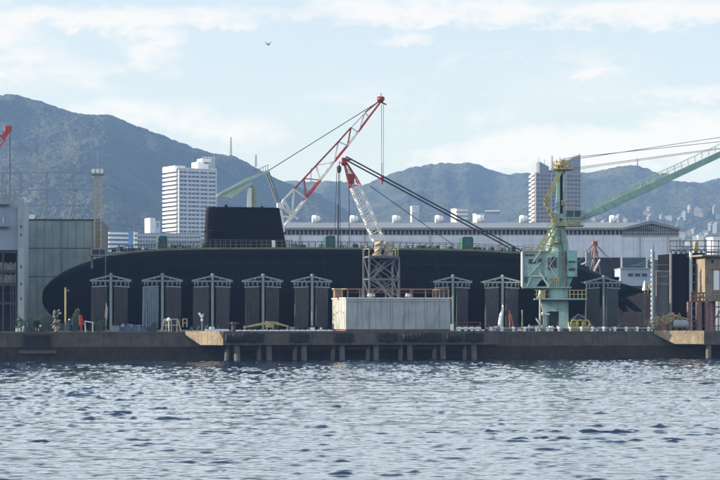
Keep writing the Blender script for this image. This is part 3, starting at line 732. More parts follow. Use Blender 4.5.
# ------------------------------------------------------------------ scaffold tower
TV0, TV1 = 0.0, 4.0
ua, ub = FQ.u(369.5,TV0), FQ.u(399,TV0); zf = z1; zp = FQ.z(384,257,TV0)
m_steel_ = m_steel; m_steel = mat('weathered_dark_steel', (0.11,0.125,0.135), 0.7, 0.25, 2, streak=0.5, streak_col=(0.07,0.055,0.045))
t = thing('scaffold_tower','grey steel stair tower with crossed braces on the white tank','stair tower',FQ,((ua+ub)/2,2,zf))
for uu in (ua,ub):
    for vv in (TV0,TV1):
        b = MB().bar((uu,vv,zf),(uu,vv,zp+ (1.3 if vv else 0)),.15); part(b,'leg',m_steel,t)
zm = zf+(zp-zf)*.46
b = MB()
for vv in (TV0,TV1):
    for zz in (zm,zp): b.bar((ua,vv,zz),(ub,vv,zz),.13)
    for (z_a,z_b) in ((zf+.2,zm),(zm,zp)):
        b.bar((ua,vv,z_a),(ub,vv,z_b),.08).bar((ub,vv,z_a),(ua,vv,z_b),.08)
for uu in (ua,ub):
    for zz in (zm,zp): b.bar((uu,TV0,zz),(uu,TV1,zz),.1)
    b.bar((uu,TV0,zf),(uu,TV1,zm),.07).bar((uu,TV0,zm),(uu,TV1,zp),.07)
part(b,'brace',m_steel,t)
b = MB()
for (A,B) in (((ub-.6,zf),(ua+1.4,zm)),((ua+.9,zm),(ub-1.2,zp))) :
    for vv in (1.4,2.6): b.bar((A[0],vv,A[1]),(B[0],vv,B[1]),.09); b.bar((A[0],vv,A[1]+1),(B[0],vv,B[1]+1),.05)
    for k in range(12):
        f = (k+.5)/12; x = A[0]+(B[0]-A[0])*f; z = A[1]+(B[1]-A[1])*f; b.box(x-.15,x+.15,1.4,2.6,z-.02,z+.02)
part(b,'stair',m_steel,t)
b = MB().box(ua+.1,ub-.1,TV0+.1,TV1+.1,zp+.13,zp+.2); b.add([(ua+1.2+dx_,v_,z_) for (dx_,v_) in ((0,4.1),(2,4.1),(4,15),(2,15)) for z_ in (zp+.1,zp+.2)],[(0,2,4,6),(1,7,5,3),(0,1,3,2),(2,3,5,4),(4,5,7,6),(6,7,1,0)]); part(b,'walkway',m_steel,t)
b = MB(); zt2 = FQ.z(384,249,TV0)
for uu in (ua,FQ.u(396,0),ub-.1):
    b.bar((uu,TV0+.2,zp+.1),(uu,TV0+.2,zt2),.09)
for uu in (ua,ub):
    b.bar((uu,3.9,zp+.1),(uu,3.9,zp+1.2),.06)
    b.bar((uu,TV0+.2,zp+1.2),(uu,3.9,zp+1.2),.05)
part(b,'walkway_post',m_yellow,t)
m_steel = m_steel_
# beige netting bundles on top
def bundle(pxa,pya,pxb,pyb,wpx,seed,label):
    r_ = random.Random(seed); V_ = 2.0; b = MB()
    A = Vector(FQ.p(pxa,pya,V_)); B = Vector(FQ.p(pxb,pyb,V_)); w_ = wpx*.14
    P = []; nx, nz = 7, 9
    for j in range(nz+1):
        f = j/nz; c = A.lerp(B,f); ww = w_*(1-.25*f)*(.8+.4*r_.random())
        for i in range(nx): 
            a = i/nx*2*math.pi; P.append((c.x+ww*.5*math.cos(a)+r_.uniform(-.15,.15), c.y+.6*math.sin(a)+r_.uniform(-.15,.15), c.z+r_.uniform(-.12,.12)))
    fs = [(j*nx+i,j*nx+(i+1)%nx,(j+1)*nx+(i+1)%nx,(j+1)*nx+i) for j in range(nz) for i in range(nx)]+[tuple(range(nz*nx,(nz+1)*nx))]
    b.add(P,fs); return solo(b,'netting_bundle',m_net,label,'netting',FQ,tuple(A))
bundle(377,256.5,379.5,240.5,11,4,'beige netting bundle on the stair tower, the left taller one')
bundle(388,256.5,388,243.5,10,5,'beige netting bundle on the stair tower, to the right of another')
# ------------------------------------------------------------------ luffing crane with the red and white jib
AV = 45.0
G3 = lambda px,py,v=AV: Vector(FQ.p(px,py,v))
t = thing('luffing_crane','tall luffing crane with red and white jib and pale green counterweight arm','crane',FQ,(FQ.u(262,AV),AV,GZ))
uc_ = FQ.u(251,AV)
b = MB(); b.prism([(uc_-3.2,GZ),(uc_+3.2,GZ),(uc_+1.7,FQ.z(251,246,AV)),(uc_-1.7,FQ.z(251,246,AV))],AV-2,AV+2); part(b,'base',m_palegreen,t)
b = MB(); zt_c = FQ.z(250,188,AV); zb_c = FQ.z(250,246,AV)
b.box(FQ.u(247.5,AV),FQ.u(251,AV),AV-.6,AV+.6,zb_c,zt_c); part(b,'post',m_whiteclean,t)
b = MB(); b.box(FQ.u(251.3,AV),FQ.u(254,AV),AV-.5,AV+.5,zb_c,zt_c+.3)
for k in range(9): zz = zb_c+(zt_c-zb_c)*k/9; b.box(FQ.u(254,AV),FQ.u(256,AV),AV-.8,AV+.8,zz,zz+.06)
for pp in (254.2,256): b.bar((FQ.u(pp,AV),AV-.8,zb_c),(FQ.u(pp,AV),AV-.8,zt_c),.05)
b.box(FQ.u(246.5,AV),FQ.u(256,AV),AV-1,AV+1,zb_c,zb_c+.2)
part(b,'ladder_tower',mat('olive_steel',(0.30,0.32,0.18),0.7,0.2),t)
b = MB(); A = G3(217,195.5); Bm = G3(249,179); Bp = G3(268,171)
for dv in (-1.1,1.1):
    D = Vector((0,dv,0)); b.bar(A+D,Bm+D,.2,.3).bar(Bm+D,Bp+D,.3,.22)
b.prism([(A.x,A.z-.15),(Bm.x,Bm.z-.3),(FQ.u(252,AV),FQ.z(252,183.5,AV)),(A.x+2.2,A.z-.5)],AV-1.0,AV+1.0)
part(b,'counterweight_arm',m_palegreen,t)
b = MB(); 
for k in range(8):
    P = Bm.lerp(Bp,(k+.5)/8); b.bar(P+Vector((0,-1,0)),P+Vector((0,-1,1.0)),.05)
b.bar(Bm+Vector((0,-1,1)),Bp+Vector((0,-1,1)),.05)
part(b,'arm_railing',m_steel,t)
b = MB().bar(G3(268,171),G3(280.5,205),.2).bar(G3(268,171)+Vector((0,2,0)),G3(280.5,205)+Vector((0,2,0)),.2); part(b,'strut',m_steel,t)
b = MB(); nd = G3(280.5,206)
b.box(nd.x-.5,nd.x+.4,AV-.8,AV+.8,nd.z-.5,nd.z+.5).bar(nd,G3(284,232),.2).bar(nd,G3(298,219),.22).bar(G3(281,216),G3(292,217.5),.16)
part(b,'node_head',m_whiteclean,t)
# jib: one wide lower chord box and one upper chord, alternating bands
tip = G3(380.5,102); lo = [G3(272,241),G3(292,217),G3(306,198.5),G3(320,180),G3(334,162),G3(347.5,145.5),G3(358,132),G3(369,117),tip]
hi = [None,G3(284,199.5),G3(294,189),G3(304,178.5),G3(316,165.5),G3(338.5,141.5),G3(351,127.5),G3(365,112.5),G3(379,101)]
b = MB(); W = Vector((0,1.2,0))
cl = [0,0,1,0,1,0,1,1]; ch = [0,0,2,2,2,2,0,2]
for k in range(8):
    wk = W*(1-.8*k/8); wn = W*(1-.8*(k+1)/8)
    m_ = cl[k]
    P0,P1 = lo[k],lo[k+1]
    n_ = Vector((0.25,0,0.22))*(1-.75*k/8)*2.0; n1_ = Vector((0.25,0,0.22))*(1-.75*(k+1)/8)*2.0
    for s_ in (-1,1):
        b.bar(P0+wk*s_,P1+wn*s_,.13,m=m_); b.bar(P0+wk*s_+n_*-1,P1+wn*s_+n1_*-1,.11,m=m_)
        for j in range(4):
            f,g_ = j/4,(j+1)/4
            b.bar((P0+wk*s_).lerp(P1+wn*s_,f),(P0+wk*s_-n_).lerp(P1+wn*s_-n1_,g_),.07,m=m_)
    for j in range(3): f=j/3; b.bar((P0+wk).lerp(P1+wn,f),(P0-wk).lerp(P1-wn,(j+1)/3),.07,m=m_)
    if k >= 1:
        H0,H1 = hi[k],hi[k+1]; m2 = ch[k]
        for s_ in (-.5,.5):
            b.bar(H0+wk*s_,H1+wn*s_,.12,m=m2)
            if k < 7: b.bar(P0+wk*s_,H1+wn*s_,.07,m=2 if k in (2,5) else 0); b.bar(P1+wn*s_,H1+wn*s_,.06,m=1 if k in (2,) else 0)
for s_ in (-.5,.5): b.bar(nd,hi[1]+W*s_,.12); b.bar(hi[1]+W*s_,lo[1]+W*s_,.12)
part(b,'jib',[m_white,m_red,m_darkred],t)
b = MB().lathe((tip.x,AV-.35,tip.z+.2),[(.5,0),(.62,.1),(.62,.5),(.5,.6)],n=12,m=0)
b.bar(tip,tip+Vector((1.0,0,-.4)),.12).box(tip.x-.5,tip.x+.4,AV-.4,AV+.4,tip.z-.1,tip.z+.9)
b.bar(tip+Vector((.1,0,.6)),tip+Vector((.1,0,1.5)),.06)
part(b,'jib_head',m_darkred,t)
b = MB(); b.bar(G3(268,171),G3(379,101.5),.055,n=5).bar(G3(268,171)+Vector((0,1,0)),G3(379,101.5)+Vector((0,1,0)),.055,n=5); part(b,'luffing_rope',m_rope,t)
hk = G3(382.2,176); tp = G3(382.2,104)
b = MB().bar(tp+Vector((-.12,0,0)),hk+Vector((-.12,0,0)),.045,n=5).bar(tp+Vector((.2,0,0)),hk+Vector((.2,0,0)),.045,n=5); part(b,'hoist_rope',m_ropel,t)
b = MB().box(hk.x-.25,hk.x+.25,AV-.2,AV+.2,hk.z-.9,hk.z+.1).bar(hk+Vector((0,0,-.9)),hk+Vector((0,0,-1.4)),.12); part(b,'hook',m_red,t)
# aerials on the far ridge
def mast(px,pyb,pyt,y,label):
    u_ = (px-360)/FPX*y; zb0 = CAMH-(pyb-HOR)*y/FPX; zt0 = CAMH-(pyt-HOR)*y/FPX
    b = MB(); truss(b,(u_,y,zb0-8),(u_,y,zt0),2.6,0.8,6,.35,(0,1,0)); 
    solo(b,'radio_mast',m_rope,label,'mast',FW,(u_,y,zb0-8))
mast(231,152.5,137,3200,'thin radio mast on the crest of the tall left hill')
mast(256,161,154.5,3210,'short mast poking from trees low on the left ridge')
mast(311,180,168,4290,'small radio mast on the saddle between the hills')
mast(382,176,163,4300,'thin mast on the middle hill behind the crane rope')
mast(637.5,167,158.5,4300,'thin mast on the rounded top of the right hill')

# ------------------------------------------------------------------ crawler crane behind the hull (white lattice boom)
BV_ = 36.0
H3 = lambda px,py,v=BV_: Vector(FQ.p(px,py,v))
t = thing('crawler_crane','crawler crane behind the hull with white lattice boom, red at its head','crane',FQ,(FQ.u(411,BV_),BV_,GZ))
hd = H3(344,160); ft = H3(412,318)
b = MB(); truss(b,hd.lerp(ft,.02),hd.lerp(ft,.12),.45,1.3,4,.085,(0,1,0),m_s if False else None,ms=lambda k:1)
truss(b,hd.lerp(ft,.12),hd.lerp(ft,.17),1.3,1.5,2,.09,(0,1,0),ms=lambda k:2)
truss(b,hd.lerp(ft,.17),hd.lerp(ft,.9),1.5,1.75,23,.095,(0,1,0),ms=lambda k:0,rd=.06)
truss(b,hd.lerp(ft,.9),ft,1.75,.8,3,.1,(0,1,0),ms=lambda k:0)
part(b,'boom',[m_white,m_darkred,m_red],t)
b = MB().box(hd.x-.35,hd.x+.4,BV_-.4,BV_+.4,hd.z-.9,hd.z+.35).bar(hd,hd+Vector((1.3,0,.1)),.18).lathe((hd.x-.3,BV_-.5,hd.z-.6),[(.5,0),(.5,.2)],n=10); part(b,'boom_head',m_darkred,t)
# red clutter under the head
b = MB().box(*[q_ for q_ in (H3(347,0).x,H3(353,0).x)],BV_-1.0,BV_-.7,FQ.z(350,184,BV_),FQ.z(350,174,BV_))
b.bar(H3(344.5,166)+Vector((0,-.9,0)),H3(348,183)+Vector((0,-.9,0)),.1)
part(b,'head_frame',m_darkred,t)
b = MB()
b.bar(H3(346,156.5),H3(531,256),.13,n=6).bar(H3(347,160.5),H3(531,259.5),.13,n=6)
part(b,'pendant_rope',m_rope,t)
b = MB().bar(H3(370,186),H3(455,246),.06,n=5); part(b,'guy_rope',m_rope,t)
b = MB()
for x0,x1 in ((338.6,338.3),(339.6,340.4),(336.8,334.2)): b.bar(H3(x0,172),H3(x1,247),.055,n=5)
b.bar(H3(338.2,205),H3(338.0,262),.12,n=5).bar(H3(349,185),H3(349.5,262),.07,n=5)
part(b,'hoist_rope',m_rope,t)
b = MB().lathe((H3(339,0).x,BV_,FQ.z(339,173,BV_)),[(.15,0),(.35,.3),(.4,.9),(.2,1.2)],n=10).bar(H3(339,168),H3(339.5,161),.06); part(b,'hook_block',m_rope,t)
u_ = FQ.u(417,BV_)
b = MB().box(u_-2.2,u_+4.5,BV_-1.6,BV_+1.6,GZ+1.3,GZ+3.6); part(b,'machine_house',m_yellowb,t)
b = MB().box(u_-2.4,u_-.6,BV_-2.6,BV_-1.65,GZ+1.3,GZ+3.3); part(b,'cab',m_glass,t)
for dv in (-2.4,2.4):
    b = MB(); b.prism([(u_-3.2,GZ+.1),(u_-2.8,GZ),(u_+2.8,GZ),(u_+3.2,GZ+.1),(u_+3.4,GZ+.6),(u_+3,GZ+1.1),(u_-3,GZ+1.1),(u_-3.4,GZ+.6)],BV_+dv-.45,BV_+dv+.45); part(b,'track',m_rope,t)
# anchor mast that holds the pendants (stands behind the green crane)
pt = H3(531,256); 
b = MB(); truss(b,(pt.x,BV_,GZ),(pt.x,BV_,pt.z+.3),1.6,.8,8,.1,(0,1,0)); part(b,'back_mast',m_steel,t)

# ------------------------------------------------------------------ green portal crane
_p = FQ.w((FQ.u(557,4.5),4.5,0)); FK = Frame(_p[0],_p[1],-3); KV = 0.0
K3 = lambda px,py,v=KV: Vector(FK.p(px,py,v))
t = thing('jib_crane','pale green level luffing crane on a round pedestal, long jib to the right','crane',FK,(FK.u(557,KV),KV,GZ))
U = lambda px: FK.u(px,KV); Z = lambda py: FK.z(557,py,KV)
m_kgl = mat('crane_green_light',(0.30,0.45,0.41),0.6,0.15,0.8,streak=0.6,streak_col=(0.12,0.18,0.14),grime=.3)
# pedestal with an arched opening: two legs and a body over them
b = MB(); uA,uB,uC,uD = U(546.5),U(558.5),U(568),U(568)
b.box(uB,uC,KV-1.5,KV+1.5,GZ,Z(311)); b.box(uA-.5,uA+.0,KV-1.5,KV+1.5,GZ,Z(313))
b.prism([(uA-.9,Z(301)),(uA-.5,Z(313)),(uA+.5,Z(311.5)),(uB-.2,Z(311.5)),(uB-.002,Z(311)),(uC,Z(311)),(uC,Z(301))],KV-1.5,KV+1.5)
part(b,'pedestal',m_green,t)
b = MB(); b.prism([(uA-.4,GZ),(uB-.1,GZ),(uB-.1,Z(312)),(uA+.6,Z(312)),(uA-.2,Z(316))],KV-.2,KV+.9); part(b,'arch_shade',m_rope,t)  # dark slab in the arch, standing in for the shade inside
b = MB().box(U(534),U(586),KV-3.2,KV+3.2,Z(299.8),Z(298.6)).box(U(547),U(567.5),KV-1.6,KV+1.6,Z(301),Z(299.8)); part(b,'platform',m_green,t)
b = MB()
pl = [536,540,544,569,573,577,581,585]
for px in pl: b.bar((U(px),KV-3,Z(298.6)),(U(px),KV-3,Z(290.5)),.07)
for (a,c) in ((534,546),(568,586)):
    for zz in (290.5,294.5): b.bar((U(a),KV-3,Z(zz)),(U(c),KV-3,Z(zz)),.06)
b.box(U(538),U(545),KV-1.5,KV,Z(298.6),Z(291))
part(b,'platform_railing',m_yellow,t)
b = MB().lathe((U(557.3),KV,Z(298.6)),[(1.55,0),(1.55,Z(289)-Z(298.6)),(1.9,Z(288.9)-Z(298.6)),(1.9,Z(286.5)-Z(298.6))],n=24); b.smooth=False; part(b,'column',m_kgl,t)
# slewing platform + machinery house with a raking underside
b = MB().box(U(522),U(571),KV-2.2,KV+2.2,Z(288.3),Z(286.7)); part(b,'slewing_deck',m_green,t)
b = MB(); b.prism([(U(522.6),Z(252)),(U(522.6),Z(286.6)),(U(536),Z(286.6)),(U(540),Z(281)),(U(546),Z(278)),(U(546),Z(252))],KV-2.0,KV+2.0); part(b,'machinery_house',m_kgl,t)
b = MB().box(U(521.2),U(522.55),KV-2.3,KV+2.3,Z(286.6),Z(252)); part(b,'house_sunlit_edge',m_whiteclean,t)  # white strip paints the sunlight on the left edge of the house
b = MB().box(U(528.2),U(535.5),KV-2.06,KV-2.0,Z(264),Z(259.5)).box(U(537.8),U(541.5),KV-2.06,KV-2.0,Z(263),Z(259)); part(b,'window',m_glass,t)
b = MB().box(U(521.8),U(547),KV-2.2,KV+2.2,Z(252),Z(251.2))
for px in (523,528,533,538,543,547.5): b.bar((U(px),KV-2.1,Z(251.2)),(U(px),KV-2.1,Z(245.5)),.05)
for zz in (245.5,248.3): b.bar((U(523),KV-2.1,Z(zz)),(U(556),KV-2.1,Z(zz)),.045)
part(b,'roof_railing',m_yellow,t)
# stair and braces running down the front
b = MB()
b.bar(K3(541,262,KV-2.3),K3(528,276,KV-2.3),.1).bar(K3(541,250,KV-2.4),K3(533,262,KV-2.4),.12).bar(K3(540,273,KV-2.4),K3(549,287,KV-2.4),.14).bar(K3(530,276,KV-2.3),K3(543,276,KV-2.3),.1)
b.bar(K3(527,286,KV-2.3),K3(531,277,KV-2.3),.08)
part(b,'brace',m_palegreen,t)
b = MB()
for k in range(4): b.bar(K3(552+k*2.2,286,KV-2.35),K3(552+k*2.2,278,KV-2.35),.06)
b.bar(K3(551,281,KV-2.35),K3(560,281,KV-2.35),.06).bar(K3(551,278,KV-2.35),K3(560,278,KV-2.35),.06)
part(b,'yellow_guard',m_yellow,t)
# tapered tower
b = MB(); b.lathe((U(557.5),KV,Z(286.6)),[(1.75,0),(1.75,Z(256)-Z(286.6)),(1.55,Z(240)-Z(286.6)),(1.15,Z(229)-Z(286.6)),(1.1,Z(226.5)-Z(286.6))],n=20); part(b,'tower',m_green,t)
b = MB().box(U(546),U(558),KV-2.1,KV-1.6,Z(286.6),Z(253)); part(b,'tower_panel',m_kgl,t)
b = MB().box(U(566.5),U(576.5),KV-2.2,KV+1.5,Z(277),Z(251)).prism([(U(566.5),Z(277)),(U(573),Z(277)),(U(569),Z(286)),(U(566.5),Z(286.5))],KV-1.6,KV+1.2); part(b,'electric_cabinet',mat('cabinet_teal',(0.16,0.34,0.32),0.6,0.15,1,streak=.3,streak_col=(.1,.2,.19)),t)
# upper yoke
b = MB().box(U(552),U(583),KV-1.5,KV+1.5,Z(226.6),Z(225.2)); b.prism([(U(553),Z(225.2)),(U(553),Z(217.5)),(U(556),Z(214)),(U(566),Z(214)),(U(566),Z(225.2))],KV-1.2,KV+1.2); b.lathe((U(560.7),KV-1.3,0),[],n=3) if False else None
part(b,'yoke',m_kgl,t)
b = MB().box(U(559.3),U(562),KV-1.26,KV-1.2,Z(222.5),Z(219)); part(b,'pin_cover',m_dark,t)
b = MB().box(U(566.2),U(580),KV-1.8,KV+1.2,Z(217.8),Z(211.2)); part(b,'cab',m_glass,t)
b = MB().box(U(565.8),U(580.6),KV-1.9,KV+1.3,Z(211.2),Z(210.2)).box(U(565.8),U(580.6),KV-1.9,KV+1.3,Z(219),Z(217.8)).box(U(573),U(573.8),KV-1.86,KV-1.8,Z(217.8),Z(211.2)).box(U(567),U(580),KV-1.7,KV+1.1,Z(225.2),Z(219)); part(b,'cab_frame',m_greenjib,t)
# mast: two green plates with a slot
b = MB().box(U(557),U(559.9),KV-.9,KV+.9,Z(214),Z(170)).box(U(562.6),U(564.6),KV-.9,KV+.9,Z(214),Z(170)).box(U(557),U(564.6),KV-.9,KV+.9,Z(174),Z(170)); b.prism([(U(555.2),Z(214)),(U(557),Z(214)),(U(557),Z(186))],KV-.8,KV+.8); part(b,'mast',m_green,t)
b = MB().box(U(560.1),U(562.4),KV+.2,KV+.8,Z(214),Z(174)); part(b,'mast_back',m_dark,t)
b = MB()
b.box(U(552.5),U(572),KV-1.6,KV+1.6,Z(170),Z(169.2))
r_ = random.Random(4)
for px in (553,556,560,564,568,571.5): b.bar((U(px),KV-1.5,Z(169)),(U(px),KV-1.5,Z(162.5)),.06)
for zz in (162.5,166): b.bar((U(553),KV-1.5,Z(zz)),(U(571.5),KV-1.5,Z(zz)),.05)
for k in range(10): uu = U(r_.uniform(554,569)); b.bar((uu,KV+r_.uniform(-1,1),Z(169)),(uu+r_.uniform(-.8,.8),KV,Z(r_.uniform(159,164))),.1)
b.lathe((U(561),KV-.6,Z(166)),[(.2,0),(.7,.1),(.7,.5),(.2,.6)],n=10)
b.box(U(557.5),U(563.5),KV-.5,KV+.5,Z(169.2),Z(165.5))
part(b,'mast_head',m_yellow,t)
b = MB().bar((U(552.5),KV,Z(169)),(U(552.5),KV,Z(156)),.05,n=5).bar((U(560),KV,Z(164)),(U(560),KV,Z(157)),.05,n=5); part(b,'aerial',m_rope,t)
# balance lever, yellow gear lumps and lower braces
b = MB()
for dv in (-1.2,1.2):
    D = Vector((0,dv,0)); b.bar(K3(561,172)+D,K3(546.5,203)+D,.2).bar(K3(558.5,172)+D,K3(544.8,200)+D,.12)
    for k in range(7):
        f = k/7; b.bar((K3(561,172)+D).lerp(K3(546.5,203)+D,f),(K3(558.5,172)+D).lerp(K3(544.8,200)+D,f+.1),.08)
    b.bar(K3(546,206)+D,K3(553.5,220)+D,.16)
part(b,'balance_lever',mat('lever_green_yellow',(0.30,0.33,0.15),0.6,0.25,1),t)
b = MB()
for (px,py,s_) in ((548,211,1.6),(557,225,1.8),(571,226,1.5),(546,204,2.6),(545.5,199.5,1.6),(553.5,221,2.4),(552.5,215.5,1.8),(563.5,204,2.2),(579,223,2.2)):
    P = K3(px,py); ss = s_*.10; b = MB()
    b.box(P.x-ss,P.x+ss,KV-1.45,KV+1.3,P.z-ss*.8,P.z+ss*.6); b.bar(P+Vector((-ss*1.5,-1.5,-ss*1.4)),P+Vector((-ss*1.5,-1.5,ss*1.9)),.05).bar(P+Vector((-ss*1.5,-1.5,ss*1.9)),P+Vector((ss*1.6,-1.5,ss*1.9)),.05).bar(P+Vector((ss*1.6,-1.5,ss*1.9)),P+Vector((ss*1.6,-1.5,-ss*1.2)),.05); b.bar(P+Vector((-ss,-1.4,0)),P+Vector((ss*1.6,-1.4,ss*1.8)),.08); part(b,'gear_guard',m_yellow,t)
b = MB()
for dv in (-1.4,1.4):
    D = Vector((0,dv,0))
    b.bar(K3(552,227)+D,K3(536,250)+D,.15).bar(K3(555,228)+D,K3(541,250)+D,.12)
    for k in range(6): f=k/6; b.bar((K3(552,227)+D).lerp(K3(536,250)+D,f),(K3(555,228)+D).lerp(K3(541,250)+D,f+.12),.06)
    part(b,'rear_stay',mat('lever_green_yellow',(0,0,0)),t); b = MB()
# guard rails round the yoke, zigzag stair and hoses
b = MB()
for (a_,c_,y_,h_) in ((547,556,228,5),(556,584,226,4.5),(546,560,243,5)):
    for q in range(int((c_-a_)/1.8)+1): b.bar((U(a_+q*1.8),KV-1.9,Z(y_)),(U(a_+q*1.8),KV-1.9,Z(y_-h_)),.035)
    for hh in (h_,h_/2): b.bar((U(a_),KV-1.9,Z(y_-hh)),(U(c_),KV-1.9,Z(y_-hh)),.04)
    b.box(U(a_),U(c_),KV-1.95,KV-1.2,Z(y_)-.06,Z(y_))
b.bar((U(547),KV-1.9,Z(228)),(U(547),KV-1.9,Z(243)),.05)
part(b,'guard_rail',m_yellow,t)
b = MB()
for (a_,c_) in (((548,286),(556,276)),((556,276),(549,266)),((549,266),(556,257)),((556,257),(550,252))):
    for dz_ in (0,.8): b.bar(K3(a_[0],a_[1],KV-2.25)+Vector((0,0,dz_)),K3(c_[0],c_[1],KV-2.25)+Vector((0,0,dz_)),.07 if dz_==0 else .035)
part(b,'stair',m_palegreen,t)
b = MB(); b.path([K3(566,284,KV-2.3),K3(567,270,KV-2.35),K3(564,258,KV-2.2),K3(561,240,KV-1.8),K3(560,229,KV-1.6)],.06,n=5).path([K3(570,286,KV-2.3),K3(569,296,KV-2.3),K3(566,299,KV-2.3)],.06,n=5)
part(b,'hose',m_rope,t)
# ladders, pipes and open lattice on the tower front
b = MB()
for px in (563.2,565.2): b.bar((U(px),KV-2.0,Z(286)),(U(px-2.5),KV-1.6,Z(227)),.04)
for k in range(34):
    f=k/34; x0_=U(563.2-2.5*f); b.bar((x0_,KV-2.0+.4*f,Z(286-59*f)),(x0_+.3,KV-2.0+.4*f,Z(286-59*f)),.03)
part(b,'ladder',m_yellow,t)
b = MB()
for (a_,c_) in (((548,252),(553,240)),((553,240),(549,231)),((549,252),(556,238)),((556,238),(552,229)),((547,246),(556,246)),((549,236),(557,236))):
    b.bar(K3(a_[0],a_[1],KV-2.0),K3(c_[0],c_[1],KV-2.0),.09)
for zz in (252,): b.bar((U(546),KV-2.0,Z(zz)),(U(560),KV-2.0,Z(zz)),.07)
part(b,'front_lattice',mat('lever_green_yellow',(0,0,0)),t)
b = MB()
for (x0_,x1_,y0_,y1_) in ((524.5,527,283,277),(524.5,534,256,254.5),(547.5,549.5,270,258),(551,556,268,257.5),(568,574.5,271,268.6),(568,574.5,263,261.2)): part(MB().box(U(x0_),U(x1_),KV-2.26,KV-2.02,Z(y0_),Z(y1_)),'louvre',m_rope,t)  # dark boxes stand in for unlit openings in the crane
b = MB()
for px in (526.5,530.6,536.7,541.7): b.box(U(px)-.02,U(px)+.02,KV-2.03,KV-2.0,Z(277),Z(252.3))
b.box(U(522.8),U(545.8),KV-2.03,KV-2.0,Z(269.1),Z(268.8))
part(b,'panel_joint',m_steel,t)
# jib
J0,J1 = K3(580.5,219.5), K3(812,111.5)
d = (J1-J0).normalized(); nrm = Vector((-d.z,0,d.x))
b = MB(); 
def quadbox(A,B,h0,h1,w0,w1):
    P = []
    for c,h_,w_ in ((A,h0,w0),(B,h1,w1)):
        for sv,sh in ((-1,-1),(1,-1),(1,1),(-1,1)): P.append(c+Vector((0,sv*w_/2,0))+nrm*sh*h_/2)
    return P,[(0,1,2,3),(7,6,5,4),(0,4,5,1),(1,5,6,2),(2,6,7,3),(3,7,4,0)]
P,F_ = quadbox(J0,J0.lerp(J1,.1),.55,1.0,1.6,1.8); b.add(P,F_)
P,F_ = quadbox(J0.lerp(J1,.1),J1,1.0,.75,1.8,1.1); b.add(P,F_)
for k in range(26):
    P = J0.lerp(J1,(k+.5)/26); 
    b.bar(P-nrm*.45+Vector((0,-.93,0)),P+nrm*.45+Vector((0,-.93,0)),.03)
part(b,'jib',m_greenjib,t)
b = MB(); E0,E1 = J0+nrm*.5-Vector((0,.7,0)), J1+nrm*.45-Vector((0,.5,0))
b.bar(E0+Vector((0,0,1.0)),E1+Vector((0,0,1.0)),.045)
b.bar(E0.lerp(E1,.0)+Vector((0,0,.5)),E0.lerp(E1,.45)+Vector((0,0,.5)),.035)
ns = 34
for k in range(2*ns):
    b.bar(E0.lerp(E1,k/(2*ns)),E0.lerp(E1,(k+1)/(2*ns))+Vector((0,0,1.0)),.025) if k < 40 else None
for k in range(ns+1):
    P = E0.lerp(E1,k/ns); b.bar(P,P+Vector((0,0,1.0)),.05)
    if k < 14 and k%2==0: b.box(P.x,P.x+1.2,P.y,P.y+.04,P.z+.1,P.z+.75)
b.bar(E0+Vector((0,1.4,1)),E1+Vector((0,1,1)),.04)
part(b,'jib_walkway',m_palegreen,t)
b = MB(); q_ = K3(808,116)
b.bar(K3(563,158.5),K3(800,133),.05,n=5).bar(K3(563,161),K3(808,146-22),.05,n=5).bar(K3(563,169.5),K3(808,136),.05,n=5).bar(K3(564,171),K3(810,136)+Vector((0,1,0)),.04,n=5)
part(b,'stay_rope',m_ropel,t)
b = MB(); b.lathe((J1.x,KV-.3,J1.z),[(.5,0),(.5,.6)],n=12); b.bar(J1,K3(806,111)+Vector((0,0,3)),.2); part(b,'jib_head',m_greenjib,t)
b = MB().bar(J1+Vector((.5,0,0)),J1+Vector((.5,0,-14)),.05); part(b,'hoist_rope',m_rope,t)

# ------------------------------------------------------------------ red boom tip at far left
LV = 60.0
L3 = lambda px,py: Vector(FQ.p(px,py,LV))
t = thing('crawler_crane','crane behind the left building, only its red boom tip showing at the frame edge','crane',FQ,(FQ.u(-150,LV),LV,GZ))
tp = L3(10.5,128.5); bs = L3(-150,316)
b = MB(); truss(b,bs,tp.lerp(bs,.05),1.5,1.2,26,.12,(0,1,0),ms=lambda k:(k//4)%2); b.bar(tp.lerp(bs,.05),tp,.55,.3)
b.box(tp.x-.9,tp.x+.2,LV-.5,LV+.5,tp.z-.5,tp.z+.4)
part(b,'boom',[m_red,m_white],t)
b = MB().bar(tp+Vector((-.1,0,0)),L3(10.3,222),.07,n=5); part(b,'hoist_rope',m_rope,t)
b = MB().box(bs.x-5,bs.x+2,LV-1.6,LV+1.6,GZ+1.2,GZ+3.6); part(b,'machine_house',m_red,t)
for dv in (-2.4,2.4):
    b = MB().box(bs.x-4,bs.x+3,LV+dv-.45,LV+dv+.45,GZ,GZ+1.15); part(b,'track',m_rope,t)
